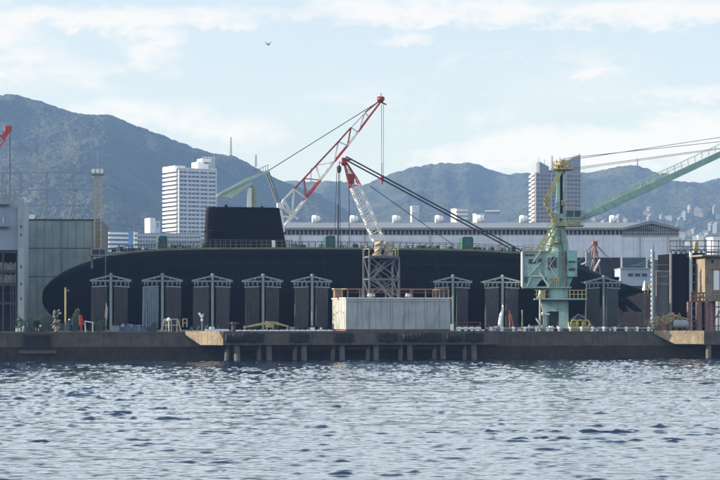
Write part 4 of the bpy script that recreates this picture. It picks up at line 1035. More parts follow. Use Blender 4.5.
# pinkish derrick head behind the stern
DV = 48.0
D3 = lambda px,py,dv=0: Vector(FQ.p(px,py,DV))+Vector((0,dv,0))
t = thing('derrick','faded pink derrick frame with slanting stays rising behind the stern','derrick',FQ,(FQ.u(594,DV),DV,GZ))
b = MB(); hd = D3(594.7,243)
for px in (590,599.5):
    for dv in (-1.5,1.5): b.bar(D3(594.7,244,dv*.3),D3(px,285,dv),.11)
for py,w_ in ((252,1.6),(260,3),(268,4.2)): b.bar(D3(594.7-w_,py,-1),D3(594.7+w_,py,-1),.1)
b.bar(D3(593,252,-1),D3(598,260,-1),.08).bar(D3(596.5,252,-1),D3(591.5,260,-1),.08)
part(b,'mast_frame',m_pinkrust,t)
b = MB().lathe((hd.x-.45,DV,hd.z),[(.2,0),(.42,.05),(.42,.35),(.3,.45),(.42,.55),(.42,.85),(.2,.9)],n=12,axis='x').bar((hd.x,DV,hd.z-.3),(hd.x,DV,hd.z-1.5),.22); part(b,'mast_head',m_pinkrust,t)
b = MB()
for px,py in ((583,254),(579,262),(606,257),(611,260)): b.bar(D3(594.7,243),D3(px,py),.05,n=5)
part(b,'stay_rope',m_rust,t)
t = thing('support_frame','grey steel posts and white slanting beams left of the dark doorway','frame',FQ,(FQ.u(586,DV-6),DV-6,GZ))
E3 = lambda px,py: Vector(FQ.p(px,py,DV-6))
b = MB().bar(E3(587,252),E3(587,330),.25).bar(E3(590,250),E3(590,330),.2); part(b,'post',m_steel,t)
b = MB().bar(E3(578,266),E3(589,261),.13).bar(E3(578,271.5),E3(588,267.5),.13).bar(E3(600,259.5),E3(592,274.5),.13).bar(E3(593,259),E3(589.5,272),.1); part(b,'beam',m_whiteclean,t)
# ------------------------------------------------------------------ warehouse
WY = 425.0
X = lambda px,v=WY: FW.u(px,v)
Zw = lambda py,v=WY: FW.z(0,py,v)
t = thing('warehouse','very long pale blue-grey warehouse with dark louvre band and gabled right wing','warehouse',FW,(X(450),WY,GZ))
xl,xr,xm,xa = X(236),X(678.5),X(623),X(651)
b = MB().box(xl,xr,WY,WY+42,GZ,Zw(235.3)); 
for px in (285,338,412,478,530,578,622.5): b.box(X(px)-.12,X(px)+.12,WY-.1,WY,GZ,Zw(235.3))
part(b,'wall',m_wh_wall,t)
b = MB(); r_ = random.Random(12)
for k in range(44): xx = xl+(xr-xl)*(k+.5)/44; b.box(xx-.03,xx+.03,WY-.03,WY,GZ,Zw(235.5))
b.box(xl,xr,WY-.04,WY,Zw(241),Zw(240.8))
part(b,'sheet_joint',mat('joint_blue_grey',(0.44,0.47,0.54),.8),t)
b = MB()
for px in (300,365,430,500,560,640,668): b.bar((X(px),WY-.2,GZ),(X(px),WY-.2,Zw(235.6)),.11,n=6)
part(b,'downpipe',m_wh_frame,t)
b = MB().box(xl+.1,xm-.003,WY+.5,WY+41,Zw(235.3),Zw(229.6)); part(b,'louvre_backing',m_wh_louvre,t)
b = MB(); 
zt_,zb_ = Zw(229.6),Zw(235.3)
n_ = int((xm-xl)/.82)
for k in range(n_): xx = xl+(xm-xl)*k/n_; b.box(xx,xx+.24,WY,WY+.3,zb_+.003,zt_-.003)
b.box(xl,xm,WY-.05,WY+.35,zb_,zb_+.12).box(xl,xm,WY-.05,WY+.35,zt_-.1,zt_)
part(b,'louvre',m_wh_frame,t)
b = MB(); zr_ = Zw(222.4,WY+20)
b.add([(xl,WY-.6,zt_+.02),(xm+6,WY-.6,zt_+.02),(xm+6,WY+20,zr_),(xl,WY+20,zr_),(xl,WY+42,zt_),(xm+6,WY+42,zt_)],[(0,1,2,3),(3,2,5,4)])
b.box(xl,xm,WY-.75,WY-.6,zt_-.05,zt_+.35)
part(b,'roof',m_wh_roof,t)
b = MB(); za = Zw(221.2); zg = Zw(229.9)
xrr = X(680)
b.prism([(xm-.3,zg+.35),(xm-.3,zg-.1),(xa,za-.5),(xrr,zg-.1),(xrr,zg+.35),(xa,za+.15)],WY-.7,WY+42,0); part(b,'wing_roof',m_wh_roof,t)
b = MB().prism([(xm,zb_+.01),(xr-.003,zb_+.01),(xr-.003,zg),(xa,za-.4),(xm,zg)],WY+.25,WY+.5); part(b,'louvre_backing',m_wh_louvre,t)
b = MB()
n_ = 26
for k in range(n_+1):
    xx = xm+(xr-xm)*k/n_; f = 1-abs(xx-xa)/(xr-xa); b.box(xx-.08,xx+.08,WY,WY+.2,zb_+.02,zg+(za-zg)*max(f,0)-.45*max(f,0))
for k in range(1,4):
    zz = zb_+(za-zb_)*k/5.2; h_ = max(0,(zz-zg)/(za-zg)); b.box(xm+(xa-xm)*h_+.1,xr-(xr-xa)*h_-.1,WY-.04,WY-.003,zz,zz+.1)
part(b,'louvre',m_wh_frame,t)
b = MB().box(xm-.3,xr+.02,WY-.12,WY,zb_-.3,zb_); part(b,'sill',m_wh_frame,t)
# doorways in the lower part: dark opening, teal shutter, office front
b = MB().box(X(560),X(620),WY-.3,WY-.11,GZ,Zw(257.6)); part(b,'doorway',m_dark,t)
b = MB().box(X(620.5),X(622.2),WY-.5,WY-.11,GZ,Zw(257)).box(X(646),X(647.3),WY-.5,WY-.11,GZ,Zw(257)); part(b,'door_post',m_wh_wall,t)
b = MB().box(X(622.5),X(645.8),WY-.3,WY-.11,GZ,Zw(257.6)); 
for k in range(12): xx = X(623)+(X(645)-X(623))*k/12; b.box(xx,xx+.06,WY-.34,WY-.3,GZ,Zw(257.8))
part(b,'shutter',m_teal,t)
b = MB().box(X(648),X(670),WY-.3,WY-.11,GZ,Zw(260)); part(b,'shutter',m_teal,t)
for k,px in enumerate((-1,316.5,354.5,397,439.5,480.5,524,614)):
    if px < 0: continue
    v_ = WY+19.5; zb2 = Zw(224,v_)
    u_ = X(px,v_); s_ = .195
    b = MB().bar((u_,v_,zb2-.8),(u_,v_,zb2+.3),.42,n=10,m=1)
    b.lathe((u_-.4,v_,Zw(219.3,v_)),[(.55,-.55),(.85,-.4),(.85,.35),(.5,.55)],n=12,axis='x')
    b.bar((u_+.1,v_,Zw(220,v_)),(u_+.7,v_,Zw(217.6,v_)),.5,n=8)
    part(b,'roof_ventilator',[m_whiteclean,m_steel],t)
# low annexe in front of the right end (pale blue wall, light roof line)
v_ = 392.0
t = thing('site_office','low pale blue site office with a row of windows behind the rudders','office',FW,(X(635,v_),v_,GZ))
b = MB().box(X(620.5,v_),X(652,v_),v_,v_+9,GZ,Zw(268.8,v_)); part(b,'wall',mat('office_blue',(0.27,0.33,0.40),.8,.08,.5),t)
for a,c in ((628,633),(635,640),(642,647)):
    b = MB().box(X(a,v_),X(c,v_),v_-.06,v_,Zw(276.5,v_),Zw(273.5,v_)); part(b,'window',m_glass,t)
b = MB().box(X(620,v_),X(653,v_),v_-.4,v_+9.3,Zw(268.8,v_)+.002,Zw(268,v_)); part(b,'roof',m_wh_frame,t)
# rooftops beyond
def block(px0,px1,pyt,y,d,th,name,label,cat,wm,bands=0,fl=3.0,bm=None,group=None,side=None,roof=None,mull=0):
    fr = Frame((((px0+px1)/2-360)/FPX)*y,y,th); w_ = (px1-px0)/FPX*y/math.cos(fr.th); z1 = CAMH-(pyt-HOR)*y/FPX
    t = thing(name,label,cat,fr,(0,0,GZ),group)
    b = MB().box(-w_/2,w_/2,0,d,GZ,z1); part(b,'wall',wm,t)
    if bands:
        zz = z1-.2
        for k in range(bands):
            b = MB().box(-w_/2-.02,w_/2+.3,-.9,0,zz-1.25,zz); part(b,'balcony',bm or m_apt,t); zz -= fl
    b = MB().box(-w_/2-.3,w_/2+.3,-.3,d+.3,z1+.002,z1+.5); part(b,'parapet',roof or wm,t)
    return t,fr,w_,z1
block(485.5,498.8,211.5,900,9,-4,'plant_room','blue-grey flat-topped rooftop building seen over the warehouse roof','building',mat('slate_panel',(0.20,0.26,0.36),.7,.1,.5),bands=0,roof=m_apt)
block(456,467,209,1400,9,20,'apartment_block','small stepped white apartment block between two ventilators, above the long warehouse','building',m_aptgrey,bands=5,fl=2.6)
block(476,484,214,1300,9,10,'apartment_block','tiny pale block peeping over the warehouse beside the blue-grey one','building',m_aptgrey,bands=3)
block(412,419,206,2700,12,10,'apartment_block','tiny white building alone on the lower slope of the middle hill','building',m_aptgrey,bands=3,fl=3)
# ------------------------------------------------------------------ white tower block at left
TY = 1500.0
fr = Frame((190-360)/FPX*TY,TY,30)
def fpx(fr,px,v): return fr.u(px,v)
c0 = fr.u(178.5,0); c1 = fr.u(215.5,0); dpt = None
# depth so the left side spans px 165..178.5
k_ = (165.5-360)/FPX
dpt = 0
for i in range(400):
    d_ = i*.25; p_ = fr.w((c0,d_,0))
    if (p_[0]/p_[1]) < k_: dpt = d_; break
zt_ = CAMH-(169-HOR)*TY/FPX
t = thing('apartment_tower','white high-rise with bright balconies on its left side and rooftop plant room','high-rise',FW,(0,0,0)) if False else thing('apartment_tower','white high-rise with bright balconies on its left side and rooftop plant room','high-rise',fr,((c0+c1)/2,0,GZ))
b = MB().box(c0,c1,0,dpt,GZ,zt_); part(b,'wall',m_aptdark,t)
FL = 2.93; NF = 22; m_frontp = mat('front_shaded', (0.46,0.49,0.54), .7, .05, .3)  # bluish shade of the front is put into this colour
for k in range(NF):
    zz = zt_-.3-k*FL
    b = MB().box(c0-1.8,c0+.0,0.5,dpt+1.2,zz-1.55,zz-.05)                       # side balcony, its sunlit tone put into the colour
    b.box(c0+.003,c1,-1.0,0,zz-1.35,zz-.05,1); part(b,'balcony',[mat('balcony_sunlit',(0.66,0.66,0.65),.7,.05,.3),m_frontp],t)
b = MB(); nn = 9
for k in range(nn+1):
    xx = c0+(c1-c0)*k/nn; w_ = .75 if k in (0,2,5,7,9) else .22
    b.box(xx-w_/2,xx+w_/2,-1.25 if w_>.5 else -1.06,0,zt_-NF*FL,zt_)
part(b,'pilaster',m_frontp,t)
b = MB().box(c0-1.8,c1+.3,-1.3,dpt+1.2,zt_,zt_+.7).box(c0-1.8,c0+6,2,dpt+1,zt_+.7,zt_+2.2); part(b,'roof_slab',m_apt,t)
z_ = lambda py: CAMH-(py-HOR)*TY/FPX
a0,a1 = fr.u(203,6),fr.u(214.5,6)
b = MB().box(a0,a1,6,16,zt_+.7,z_(157)); part(b,'plant_room',m_aptgrey,t)
b = MB().box(a0-5,a0+.0,4,14,zt_+.7,z_(161)).box(a0-2,a1-4,3.5,5.9,z_(161),z_(157.5)).box(a0-.1,a0+3,3.5,5.9,zt_+.7,z_(163)); part(b,'roof_box',m_whiteclean,t)
b = MB()
for k in range(5): xx = a0+(a1-a0)*k/4; b.box(xx-.15,xx+.15,5.8,6,zt_+.7,z_(155.5))
b.box(a0,a1,5.8,6,z_(155.8),z_(155.3)); part(b,'roof_fence',m_apt,t)
# ------------------------------------------------------------------ dark tower block at right
TY = 1500.0
fr = Frame((555-360)/FPX*TY,TY,16)
c0 = fr.u(535.5,0); c1 = fr.u(580.5,0); dpt = 0
for i in range(800):
    d_ = i*.1; p_ = fr.w((c0,d_,0))
    if p_[0]/p_[1] < (530.5-360)/FPX: dpt = d_; break
zt_ = z_(173)
t = thing('apartment_tower','dark mauve high-rise with slanted roof screens behind the green crane','high-rise',fr,((c0+c1)/2,0,GZ))
b = MB().box(c0,c1,0,dpt,GZ,zt_); part(b,'wall',m_aptdark,t)
NF = 20; FL = 2.9
for k in range(NF):
    zz = zt_-k*FL
    b = MB().box(c0,c1,-1.1,0,zz-1.35,zz,0)
    b.prism([(c0-1.4,zz-1.7),(c0-.003,zz-1.7),(c0-.003,zz-.1),(c0-1.0,zz-.1)],0.0,dpt*.48,1)
    b.prism([(c0-1.4,zz-3.0),(c0-.003,zz-3.0),(c0-.003,zz-1.5),(c0-1.0,zz-1.5)],dpt*.55,dpt,1)
    b.box(c1+.003,c1+1.0,-1,dpt*.5,zz-1.3,zz-.2,0)
    part(b,'balcony',[m_aptbrown,mat('side_balcony_sunlit',(0.62,0.58,0.55),.7,.05,.3)],t)  # left-side balconies coloured lighter for the sun on that face
b = MB(); nn = 12
for k in range(nn+1):
    xx = c0+(c1-c0)*k/nn; w_ = .9 if k%4==0 else .3
    b.box(xx-w_/2,xx+w_/2,-1.3,0,zt_-NF*FL,zt_)
part(b,'pilaster',mat('pilaster_mauve',(0.30,0.27,0.275),.8,.1,.3),t)
Ux = lambda px: fr.u(px,3)
sl = mat('roof_screen_grey',(0.15,0.17,0.20),.6,.1,.3)
b = MB().prism([(Ux(539.5),zt_),(Ux(549),zt_),(Ux(549),z_(166.5)),(Ux(539.5),z_(161.5))],3,9); part(b,'roof_screen',sl,t)
b = MB().prism([(Ux(553),zt_),(Ux(580.5),zt_),(Ux(580.5),z_(153.5)),(Ux(564),z_(161.5)),(Ux(561.5),z_(163)),(Ux(553),z_(170))],3,14); part(b,'roof_screen',sl,t)
b = MB().box(Ux(561),Ux(565),1,2.9,z_(164),z_(159)).box(Ux(551),Ux(561),2,8,zt_,z_(170)); part(b,'roof_box',m_aptdark,t)
b = MB()
for px,py in ((539.5,157),(545.5,159),(552.5,155),(580.3,152)): b.bar((Ux(px),5,zt_),(Ux(px),5,z_(py)),.14,n=5)
part(b,'roof_aerial',m_rope,t)
# ------------------------------------------------------------------ low town blocks at left
t,fr_,w_,z1_ = block(109,130,232,1250,12,24,'apartment_block','low white three-storey block with bright balconies, left of a blue panel wall','building',m_aptdark,bands=5,fl=2.55)
fr_b = fr_
b = MB()
for k in range(4): b.box(-w_/2-3.2,-w_/2-.01,3,11,z1_-.4-k*2.55-1.5,z1_-.4-k*2.55)
part(b,'balcony',m_apt,t)
block(128.5,134,232.5,1235,9,6,'stair_block','narrow bright blue stair block beside the white balconies','building',m_blue)
block(134.3,137,232,1230,9,12,'apartment_block','very narrow white block with dark gaps right of the blue one','building',m_aptdark,bands=4,fl=2.55,bm=m_apt)
t,fr_,w_,z1_ = block(137.3,200,234,1260,14,8,'apartment_block','long low grey block of many small windows below the white high-rise','building',m_aptdark,bands=5,fl=2.4,bm=m_aptgrey)
b = MB()
for k in range(24): xx = -w_/2+w_*k/23; b.box(xx-.25,xx+.25,-1.0,0,z1_-12,z1_)
part(b,'pilaster',m_aptgrey,t)
fr = Frame((155-360)/FPX*1290,1290,26); zz = CAMH-(218-HOR)*1290/FPX
t = thing('apartment_block','slim white block with a bright left face and bluish lower front','building',fr,(0,0,GZ))
b = MB().box(-3.2,.2,0,9,GZ,zz); part(b,'wall',m_apt,t)
b = MB().box(.2+.003,3.6,.5,8,GZ,zz-1.6); part(b,'wing',mat('pale_blue_render',(0.42,0.50,0.60),.8,.05,.3),t)
b = MB().box(1.6,2.4,.44,.5,zz-5.5,zz-2.8); part(b,'window',m_aptdark,t)
block(104,108.5,233,1270,8,24,'apartment_block','tiny pale block at the left end of the low white row','building',m_aptdark,bands=4,fl=2.55)
block(698,704,236,1500,9,18,'apartment_block','small far pale block over the pipe rack at right, left one','building',m_apt)
block(713,722,238.5,700,6,10,'flat_roof_hut','small white flat-topped hut over the pipe rack at the right edge','building',m_whiteclean)

# ------------------------------------------------------------------ left buildings
SHV = 32.0
fs = Frame(0,300+SHV,4)
zz = lambda px,py,v=0: fs.z(px,py,v)
t = thing('shed','large grey-green sheet-clad shed behind the bow','shed',fs,(fs.u(60,0),0,GZ))
x0,x1 = fs.u(5,0),fs.u(99.5,0); z0,z1 = GZ, zz(99,220.6)
b = MB().box(x0,x1,0,26,GZ,z1); part(b,'wall',m_shed,t)
b = MB()
for py in (248.5,277): b.box(x0,x1,-.06,0,zz(60,py),zz(60,py)+.1)
part(b,'seam_rail',m_rope,t)
b = MB()
for k in range(1,12): xx = x0+(x1-x0)*k/12; b.box(xx-.03,xx+.03,-.035,0,GZ,z1-.05)
b.bar((x1-.5,-.12,GZ),(x1-.5,-.12,z1-.1),.07,n=6).bar((fs.u(62,0),-.12,GZ),(fs.u(62,0),-.12,z1-.1),.06,n=6)
part(b,'downpipe',mat('shed_joint',(0.14,0.19,0.19),.8),t)
b = MB().box(x0-.1,x1+.15,-.15,26.1,z1+.002,z1+.22).box(x1,x1+.15,-.15,26,GZ,z1); part(b,'flashing',m_rope,t)
t2 = thing('safety_frame','thin grey pipe frame with cross braces standing along the green shed roof','frame',fs,(fs.u(50,4),4,z1+.22))
b = MB()
for py in (173,190.5,206): b.bar((fs.u(-20,4),4,zz(50,py,4)),(fs.u(95.5,4),4,zz(50,py,4)+.15),.06)
part(b,'rail',m_steel,t2)
for px in (2.5,21,46.5,73.5):
    b = MB(); uu = fs.u(px,4); zt3 = zz(50,173,4)
    for d_ in (-.22,.22): b.bar((uu+d_,4,z1+.22),(uu+d_*.4,4,zt3),.05)
    for k in range(7): f=k/7; za_ = z1+.22+(zt3-z1-.22)*f; b.bar((uu-.2,4,za_),(uu+.2,4,za_+1),.035)
    b.bar((uu,4,zt3-4.5),(uu-1.0,6.5,z1+.22),.06)
    part(b,'post',m_ropel,t2)
t2 = thing('lamp_mast','cream lattice mast with a ringed lamp platform beside the green shed','mast',fs,(fs.u(98,-1),-1,GZ))
uu = fs.u(97.8,-1); ztm = zz(98,175,-1)
b = MB(); truss(b,(uu,-1,GZ),(uu,-1,ztm),1.0,.9,34,.1,(0,1,0),rd=.05); part(b,'lattice',m_cream,t2)
b = MB().box(uu-1,uu+1,-1.9,.0,ztm,ztm+.15)
for k in (-.9,0,.9): b.bar((uu+k,-1.8,ztm),(uu+k,-1.8,ztm+1.0),.05)
b.bar((uu-.9,-1.8,ztm+1),(uu+.9,-1.8,ztm+1),.05).bar((uu,-1,ztm),(uu,-1,zz(98,150,-1)),.035,n=5)
part(b,'platform',m_steel,t2)
for k in (-.65,0,.65):
    b = MB().box(uu+k-.22,uu+k+.22,-2.0,-1.5,ztm+.25,ztm+.85); part(b,'lamp',m_whiteclean,t2)
# grey-blue building at the frame edge
LV_ = 12.0
fl_ = Frame(0,300+LV_,6)
zl = lambda py,v=0: fl_.z(10,py,v); ul = lambda px,v=0: fl_.u(px,v)
t = thing('workshop','tall blue-grey workshop at left edge with open dark galleries below','building',fl_,(ul(0),0,GZ))
b = MB().box(ul(-70),ul(17.8),0,14,zl(250),zl(200.5)); part(b,'upper_wall',m_bluegrey,t)
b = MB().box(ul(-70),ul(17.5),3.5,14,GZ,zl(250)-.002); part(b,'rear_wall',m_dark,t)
b = MB().box(ul(18),ul(24),-.6,14,GZ,zl(198.5)); part(b,'pilaster',m_pilaster,t)
for py in (228,236,268,285,300):
    b = MB().box(ul(20.7),ul(21.9),-.66,-.6,zl(py),zl(py)+.35); part(b,'vent_window',m_dark,t)
for py in (250.5,270.5,283.5,302): 
    b = MB().box(ul(-70),ul(17.6),.1,3.4,zl(py)-.35,zl(py)-.002); part(b,'gallery_floor',m_rope,t)
for k,(a,c) in enumerate(((-40,-22),(-20,-2),(0,15.5))):
    for (pa,pb) in ((263,270.2),(274.5,283)):
        cb = MB(); r_ = random.Random(k+pa)
        vs = []; nn = 26
        for i in range(nn+1):
            f = i/nn; uu = ul(a)+(ul(c)-ul(a))*f
            for j in range(3): vs.append((uu,.25+.12*math.sin(i*1.9)+r_.uniform(-.05,.05),zl(pa)+(zl(pb)-zl(pa))*j/2+.12*math.sin(i*.8)*(j==0)))
        F2 = [(i*3+j,i*3+j+1,(i+1)*3+j+1,(i+1)*3+j) for i in range(nn) for j in range(2)]
        cb.add(vs,F2); part(cb,'gallery_sheet',mat('dusty_sheet',(0.25,0.25,0.24),.9,.4,2),t)
b = MB()
for px in (10.5,13,15.5,-5,-12): b.bar((ul(px),.3,GZ),(ul(px),.3,zl(284)),.11)
for px in (3,17): b.bar((ul(px),.3,GZ),(ul(px),.3,zl(250)),.16)
b.bar((ul(-10),.3,zl(293)),(ul(17),.3,zl(293)),.06)
part(b,'gallery_post',m_rope,t)
b = MB().box(ul(-2),ul(9),-1.3,0,zl(205),zl(204)).box(ul(-3),ul(9),-1.4,0,zl(227.2),zl(226.2))
for px in (0,3,6,9): b.bar((ul(px),-1.2,zl(204)),(ul(px),-1.2,zl(199)),.05).bar((ul(px),-1.3,zl(226.2)),(ul(px),-1.3,zl(221.2)),.05)
b.bar((ul(-2),-1.2,zl(199)),(ul(9),-1.2,zl(199)),.05).bar((ul(3),-1.2,zl(226)),(ul(4),-.2,zl(216)),.1)
part(b,'ledge_walkway',m_steel,t)
b = MB()
for px in (1,4.5,5.5,9,14): b.bar((ul(px),2,zl(200.5)),(ul(px),2,zl(random.uniform(176,195))),.07)
b.box(ul(2),ul(9),1,4,zl(200.5),zl(194))
part(b,'roof_pipes',m_ropel,t)
for px,py,lb in ((23.2,201,'white floodlight on an arm at the top of the left workshop'),(32.5,217.5,'white floodlight standing on the roof edge of the green shed')):
    fr_ = fl_ if px < 30 else fs; v_ = 1.0 if px < 30 else 1.0
    u_ = fr_.u(px,v_); z2_ = fr_.z(px,py,v_); zb3 = zl(198.5) if px < 30 else z1+.22
    zb3 = min(zb3, z2_-.3)
    tt = thing('floodlight',lb,'floodlight',fr_,(u_,v_,zb3))
    b = MB().bar((u_,v_,zb3),(u_,v_,z2_),.06); part(b,'bracket',m_rope,tt)
    b = MB().prism([(u_-.45,z2_-.5),(u_+.1,z2_-.5),(u_+.5,z2_+.35),(u_-.2,z2_+.45),(u_-.5,z2_+.2)],v_-.4,v_+.1)
    if px < 30: b.bar((u_+.3,v_-.2,z2_),(u_+1.0,v_-.2,z2_-.1),.12)
    part(b,'lamp_head',m_whiteclean,tt)

# ------------------------------------------------------------------ right side: tanks, concrete tower, pipe rack
RV = 7.0
Ur = lambda px,v=RV: FQ.u(px,v); Zr = lambda py,v=RV: FQ.z(695,py,v)
fin = [(671.5,687,'tall black steel caisson with a pale pipe up its left edge',254),(691.5,704.5,'black steel caisson between pale pipes, left of the concrete tower',253)]
for a,c,lb,py in fin:
    t = thing('caisson',lb,'caisson',FQ,(Ur((a+c)/2),RV,GZ))
    zb2 = GZ
    b = MB().box(Ur(a),Ur(c),RV,RV+6,zb2,Zr(py)); part(b,'shell',m_hull,t)
    b = MB(); b.bar((Ur(a)-.15,RV-.1,GZ),(Ur(a)-.15,RV-.1,Zr(py-1)),.2 if a<680 else .26,n=8)
    part(b,'edge_pipe',m_wh_wall if a > 680 else m_ropel,t)
    b = MB()
    for k in range(9): zz_ = zb2+(Zr(py)-zb2)*(k+.5)/9; b.box(Ur(a)+.25,Ur(a)+.45,RV-.12,RV,zz_,zz_+.25)
    if a > 680: part(b,'rung',m_steel,t)
    b = MB()
    for k in range(3): 
        cx = Ur(a)+.6+k*.9; 
        for q in range(8): b.bar((cx+.4*math.cos(q*math.pi/8),RV+1,Zr(py)+.6*math.sin(q*math.pi/8)),(cx+.4*math.cos((q+1)*math.pi/8),RV+1,Zr(py)+.6*math.sin((q+1)*math.pi/8)),.08)
    part(b,'lifting_eye',m_rope,t)
t = thing('pipe_rack','long grey pipe rack with rails and a yellow post above the black caissons','pipe rack',FQ,(Ur(695,16),16,GZ))
b = MB(); a0,a1 = Ur(669.5,16),Ur(760,16)
for py in (241,246.5,250): b.bar((a0,16,Zr(py,16)),(a1,16,Zr(py,16)+.1),.09)
b.box(a0+6,a1,15.2,16.8,Zr(253,16),Zr(251,16))
part(b,'pipe',m_steel,t)
b = MB()
for k in range(14): uu = a0+(a1-a0)*k/13; b.bar((uu,16,GZ),(uu,16,Zr(240,16)),.09)
for k in range(5): uu = a0+k*.5; b.bar((uu,16,Zr(243.5,16)),(uu+.4,16,Zr(240,16)),.06)
part(b,'post',m_ropel,t)
b = MB().prism([(Ur(693,15),Zr(253,15)),(Ur(697.5,15),Zr(253,15)),(Ur(696,15),Zr(242,15)),(Ur(694.3,15),Zr(242,15))],14.6,15.1); part(b,'bracket',m_yellow,t)
# concrete tower
CV2 = 3.0
Uc = lambda px,v=CV2: FQ.u(px,v); Zc = lambda py,v=CV2: FQ.z(710,py,v)
t = thing('pump_house','beige concrete gantry house on rusty legs at the right frame edge','gantry house',FQ,(Uc(715),CV2,GZ))
b = MB().box(Uc(705),Uc(745),CV2,CV2+7,Zc(301),Zc(256.6)); part(b,'wall',m_beige,t)
b = MB().box(Uc(700),Uc(748),CV2-1.2,CV2+8,Zc(256.5),Zc(254.8)); part(b,'roof',m_beige,t)
b = MB().box(Uc(711.2),Uc(713.6),CV2-.06,CV2,Zc(263),Zc(260)); part(b,'window',m_dark,t)
b = MB().box(Uc(710),Uc(724),CV2-.25,CV2,Zc(270),Zc(269)).box(Uc(707),Uc(708),CV2-.08,CV2,Zc(283),Zc(276)); part(b,'lintel',m_rust,t)
b = MB().box(Uc(713.5),Uc(719),CV2-.12,CV2,Zc(290),Zc(270)); part(b,'door',m_whiteclean,t)
b = MB().box(Uc(708),Uc(746),CV2-1.8,CV2-.003,Zc(301),Zc(300)); part(b,'balcony_floor',m_beige,t)
b = MB()
for k in range(9): uu = Uc(708.5)+k*.65; b.bar((uu,CV2-1.7,Zc(300)),(uu,CV2-1.7,Zc(292.5)),.05)
for py in (292.5,296): b.bar((Uc(708.5),CV2-1.7,Zc(py)),(Uc(746),CV2-1.7,Zc(py)),.06)
part(b,'balcony_rail',m_rust,t)
for px,w_,mt_ in ((706,.28,m_pinkrust),(709.8,.32,m_pinkrust),(722,.4,m_pinkrust),(735,.4,m_pinkrust)):
    b = MB().bar((Uc(px),CV2-.3,GZ),(Uc(px),CV2-.3,Zc(301)-.002),w_); part(b,'leg',mt_,t)
b = MB().box(Uc(712.5),Uc(718),CV2+1,CV2+2.5,GZ,Zc(301)-.01); part(b,'core',m_beige,t)
b = MB()
for py in (307,317,326): b.bar((Uc(703),CV2-.3,Zc(py)),(Uc(735),CV2-.3,Zc(py)),.1)
b.bar((Uc(709.8),CV2-.3,Zc(326)),(Uc(722),CV2-.3,Zc(307)),.08)
part(b,'leg_brace',m_rust,t)
# rusty frame left of the gantry house
t = thing('rust_frame','rust-red steel trestle with pinkish posts under the second black caisson','trestle',FQ,(Uc(696),CV2,GZ))
for px,pt_,w_ in ((689,302,.3),(698.8,302,.42)):
    b = MB().bar((Uc(px),CV2,GZ),(Uc(px),CV2,Zc(pt_)),w_); part(b,'post',m_pinkrust,t)
b = MB()
for py in (293,297.5,301.5): b.bar((Uc(690.5),CV2,Zc(py)),(Uc(705),CV2,Zc(py)),.12)
for px in (691.5,695,699,703.5): b.bar((Uc(px),CV2,Zc(293)),(Uc(px),CV2,Zc(302)),.09)
for px in (690.5,699): b.bar((Uc(px),CV2,Zc(302)),(Uc(px+5),CV2,Zc(293)),.07)
b.bar((Uc(689),CV2,Zc(321)),(Uc(699),CV2,Zc(321)),.1)
part(b,'lattice',m_rust,t)
# ladder post with arms
t = thing('signal_post','tall white and dark ladder post with level side arms beside corrugated panels','post',FQ,(Ur(652,6),6,GZ))
b = MB().bar((Ur(653.6,6),6.1,GZ),(Ur(653.6,6),6.1,Zr(252,6)),.2); part(b,'post',m_steel,t)
b = MB()
for k in range(16): za_,zb_2 = GZ+1.0+k*.72, GZ+1.0+k*.72+.45; b.box(Ur(650.6,6),Ur(652.2,6),5.7,5.9,za_,zb_2)
part(b,'white_band',m_whiteclean,t)
b = MB()
for py,l,r_ in ((265.5,632,668),(262,648,652),(277,650,672),(284.5,645,670)): b.bar((Ur(l,6),6,Zr(py,6)),(Ur(r_,6),6,Zr(py-.6,6)),.06)
b.bar((Ur(632,6),6,Zr(266,6)),(Ur(651,6),6,Zr(261,6)),.05)
part(b,'arm',m_ropel,t)
b = MB().bar((Ur(653.4,6),6,Zr(252,6)),(Ur(653.4,6),6,Zr(247,6)),.05); part(b,'aerial',m_rope,t)
b = MB(); vs=[]; nn=40; v0_=7.5
for i in range(nn+1):
    uu = Ur(655,v0_)+(Ur(669.5,v0_)-Ur(655,v0_))*i/nn; dv=.12*math.sin(i*1.6)
    vs += [(uu,v0_+dv,GZ),(uu,v0_+dv,Zr(271,v0_))]
b.add(vs,[(2*i,2*i+2,2*i+3,2*i+1) for i in range(nn)]); b.box(Ur(655,v0_),Ur(669.5,v0_),v0_+.25,v0_+.5,GZ,Zr(271,v0_))
solo(b,'corrugated_screen',mat('corrugated_grey',(0.22,0.22,0.22),.8,.2,.8,streak=.6,streak_col=(.14,.1,.08)),'grey corrugated screen between the ladder post and the first caisson','screen wall',FQ,(Ur(662,v0_),v0_,GZ))
# brownish wall behind the stern
v_ = 27.0
b = MB().box(FQ.u(618,v_),FQ.u(651,v_),v_,v_+1.5,GZ,FQ.z(640,286.5,v_)).box(FQ.u(618,v_),FQ.u(652,v_),v_-.1,v_+1.6,FQ.z(640,286.5,v_)+.002,FQ.z(640,285.8,v_))
solo(b,'stained_wall',m_brick,'rust-brown stained wall behind the rudders','wall',FQ,(FQ.u(635,v_),v_,GZ))
v_ = 17.0-3
t = thing('white_cone','white cone-shaped cover standing high near the stern tip','cone cover',FQ,(FQ.u(644.8,v_),v_,GZ))
b = MB().lathe((FQ.u(644.8,v_),v_,FQ.z(645,290.5,v_)),[(.42,0),(.4,.25),(.2,1.1),(.08,1.5)],n=14); part(b,'cover',m_whiteclean,t)
b = MB().bar((FQ.u(644.8,v_),v_,GZ),(FQ.u(644.8,v_),v_,FQ.z(645,290.5,v_)),.1); part(b,'stand',m_steel,t)
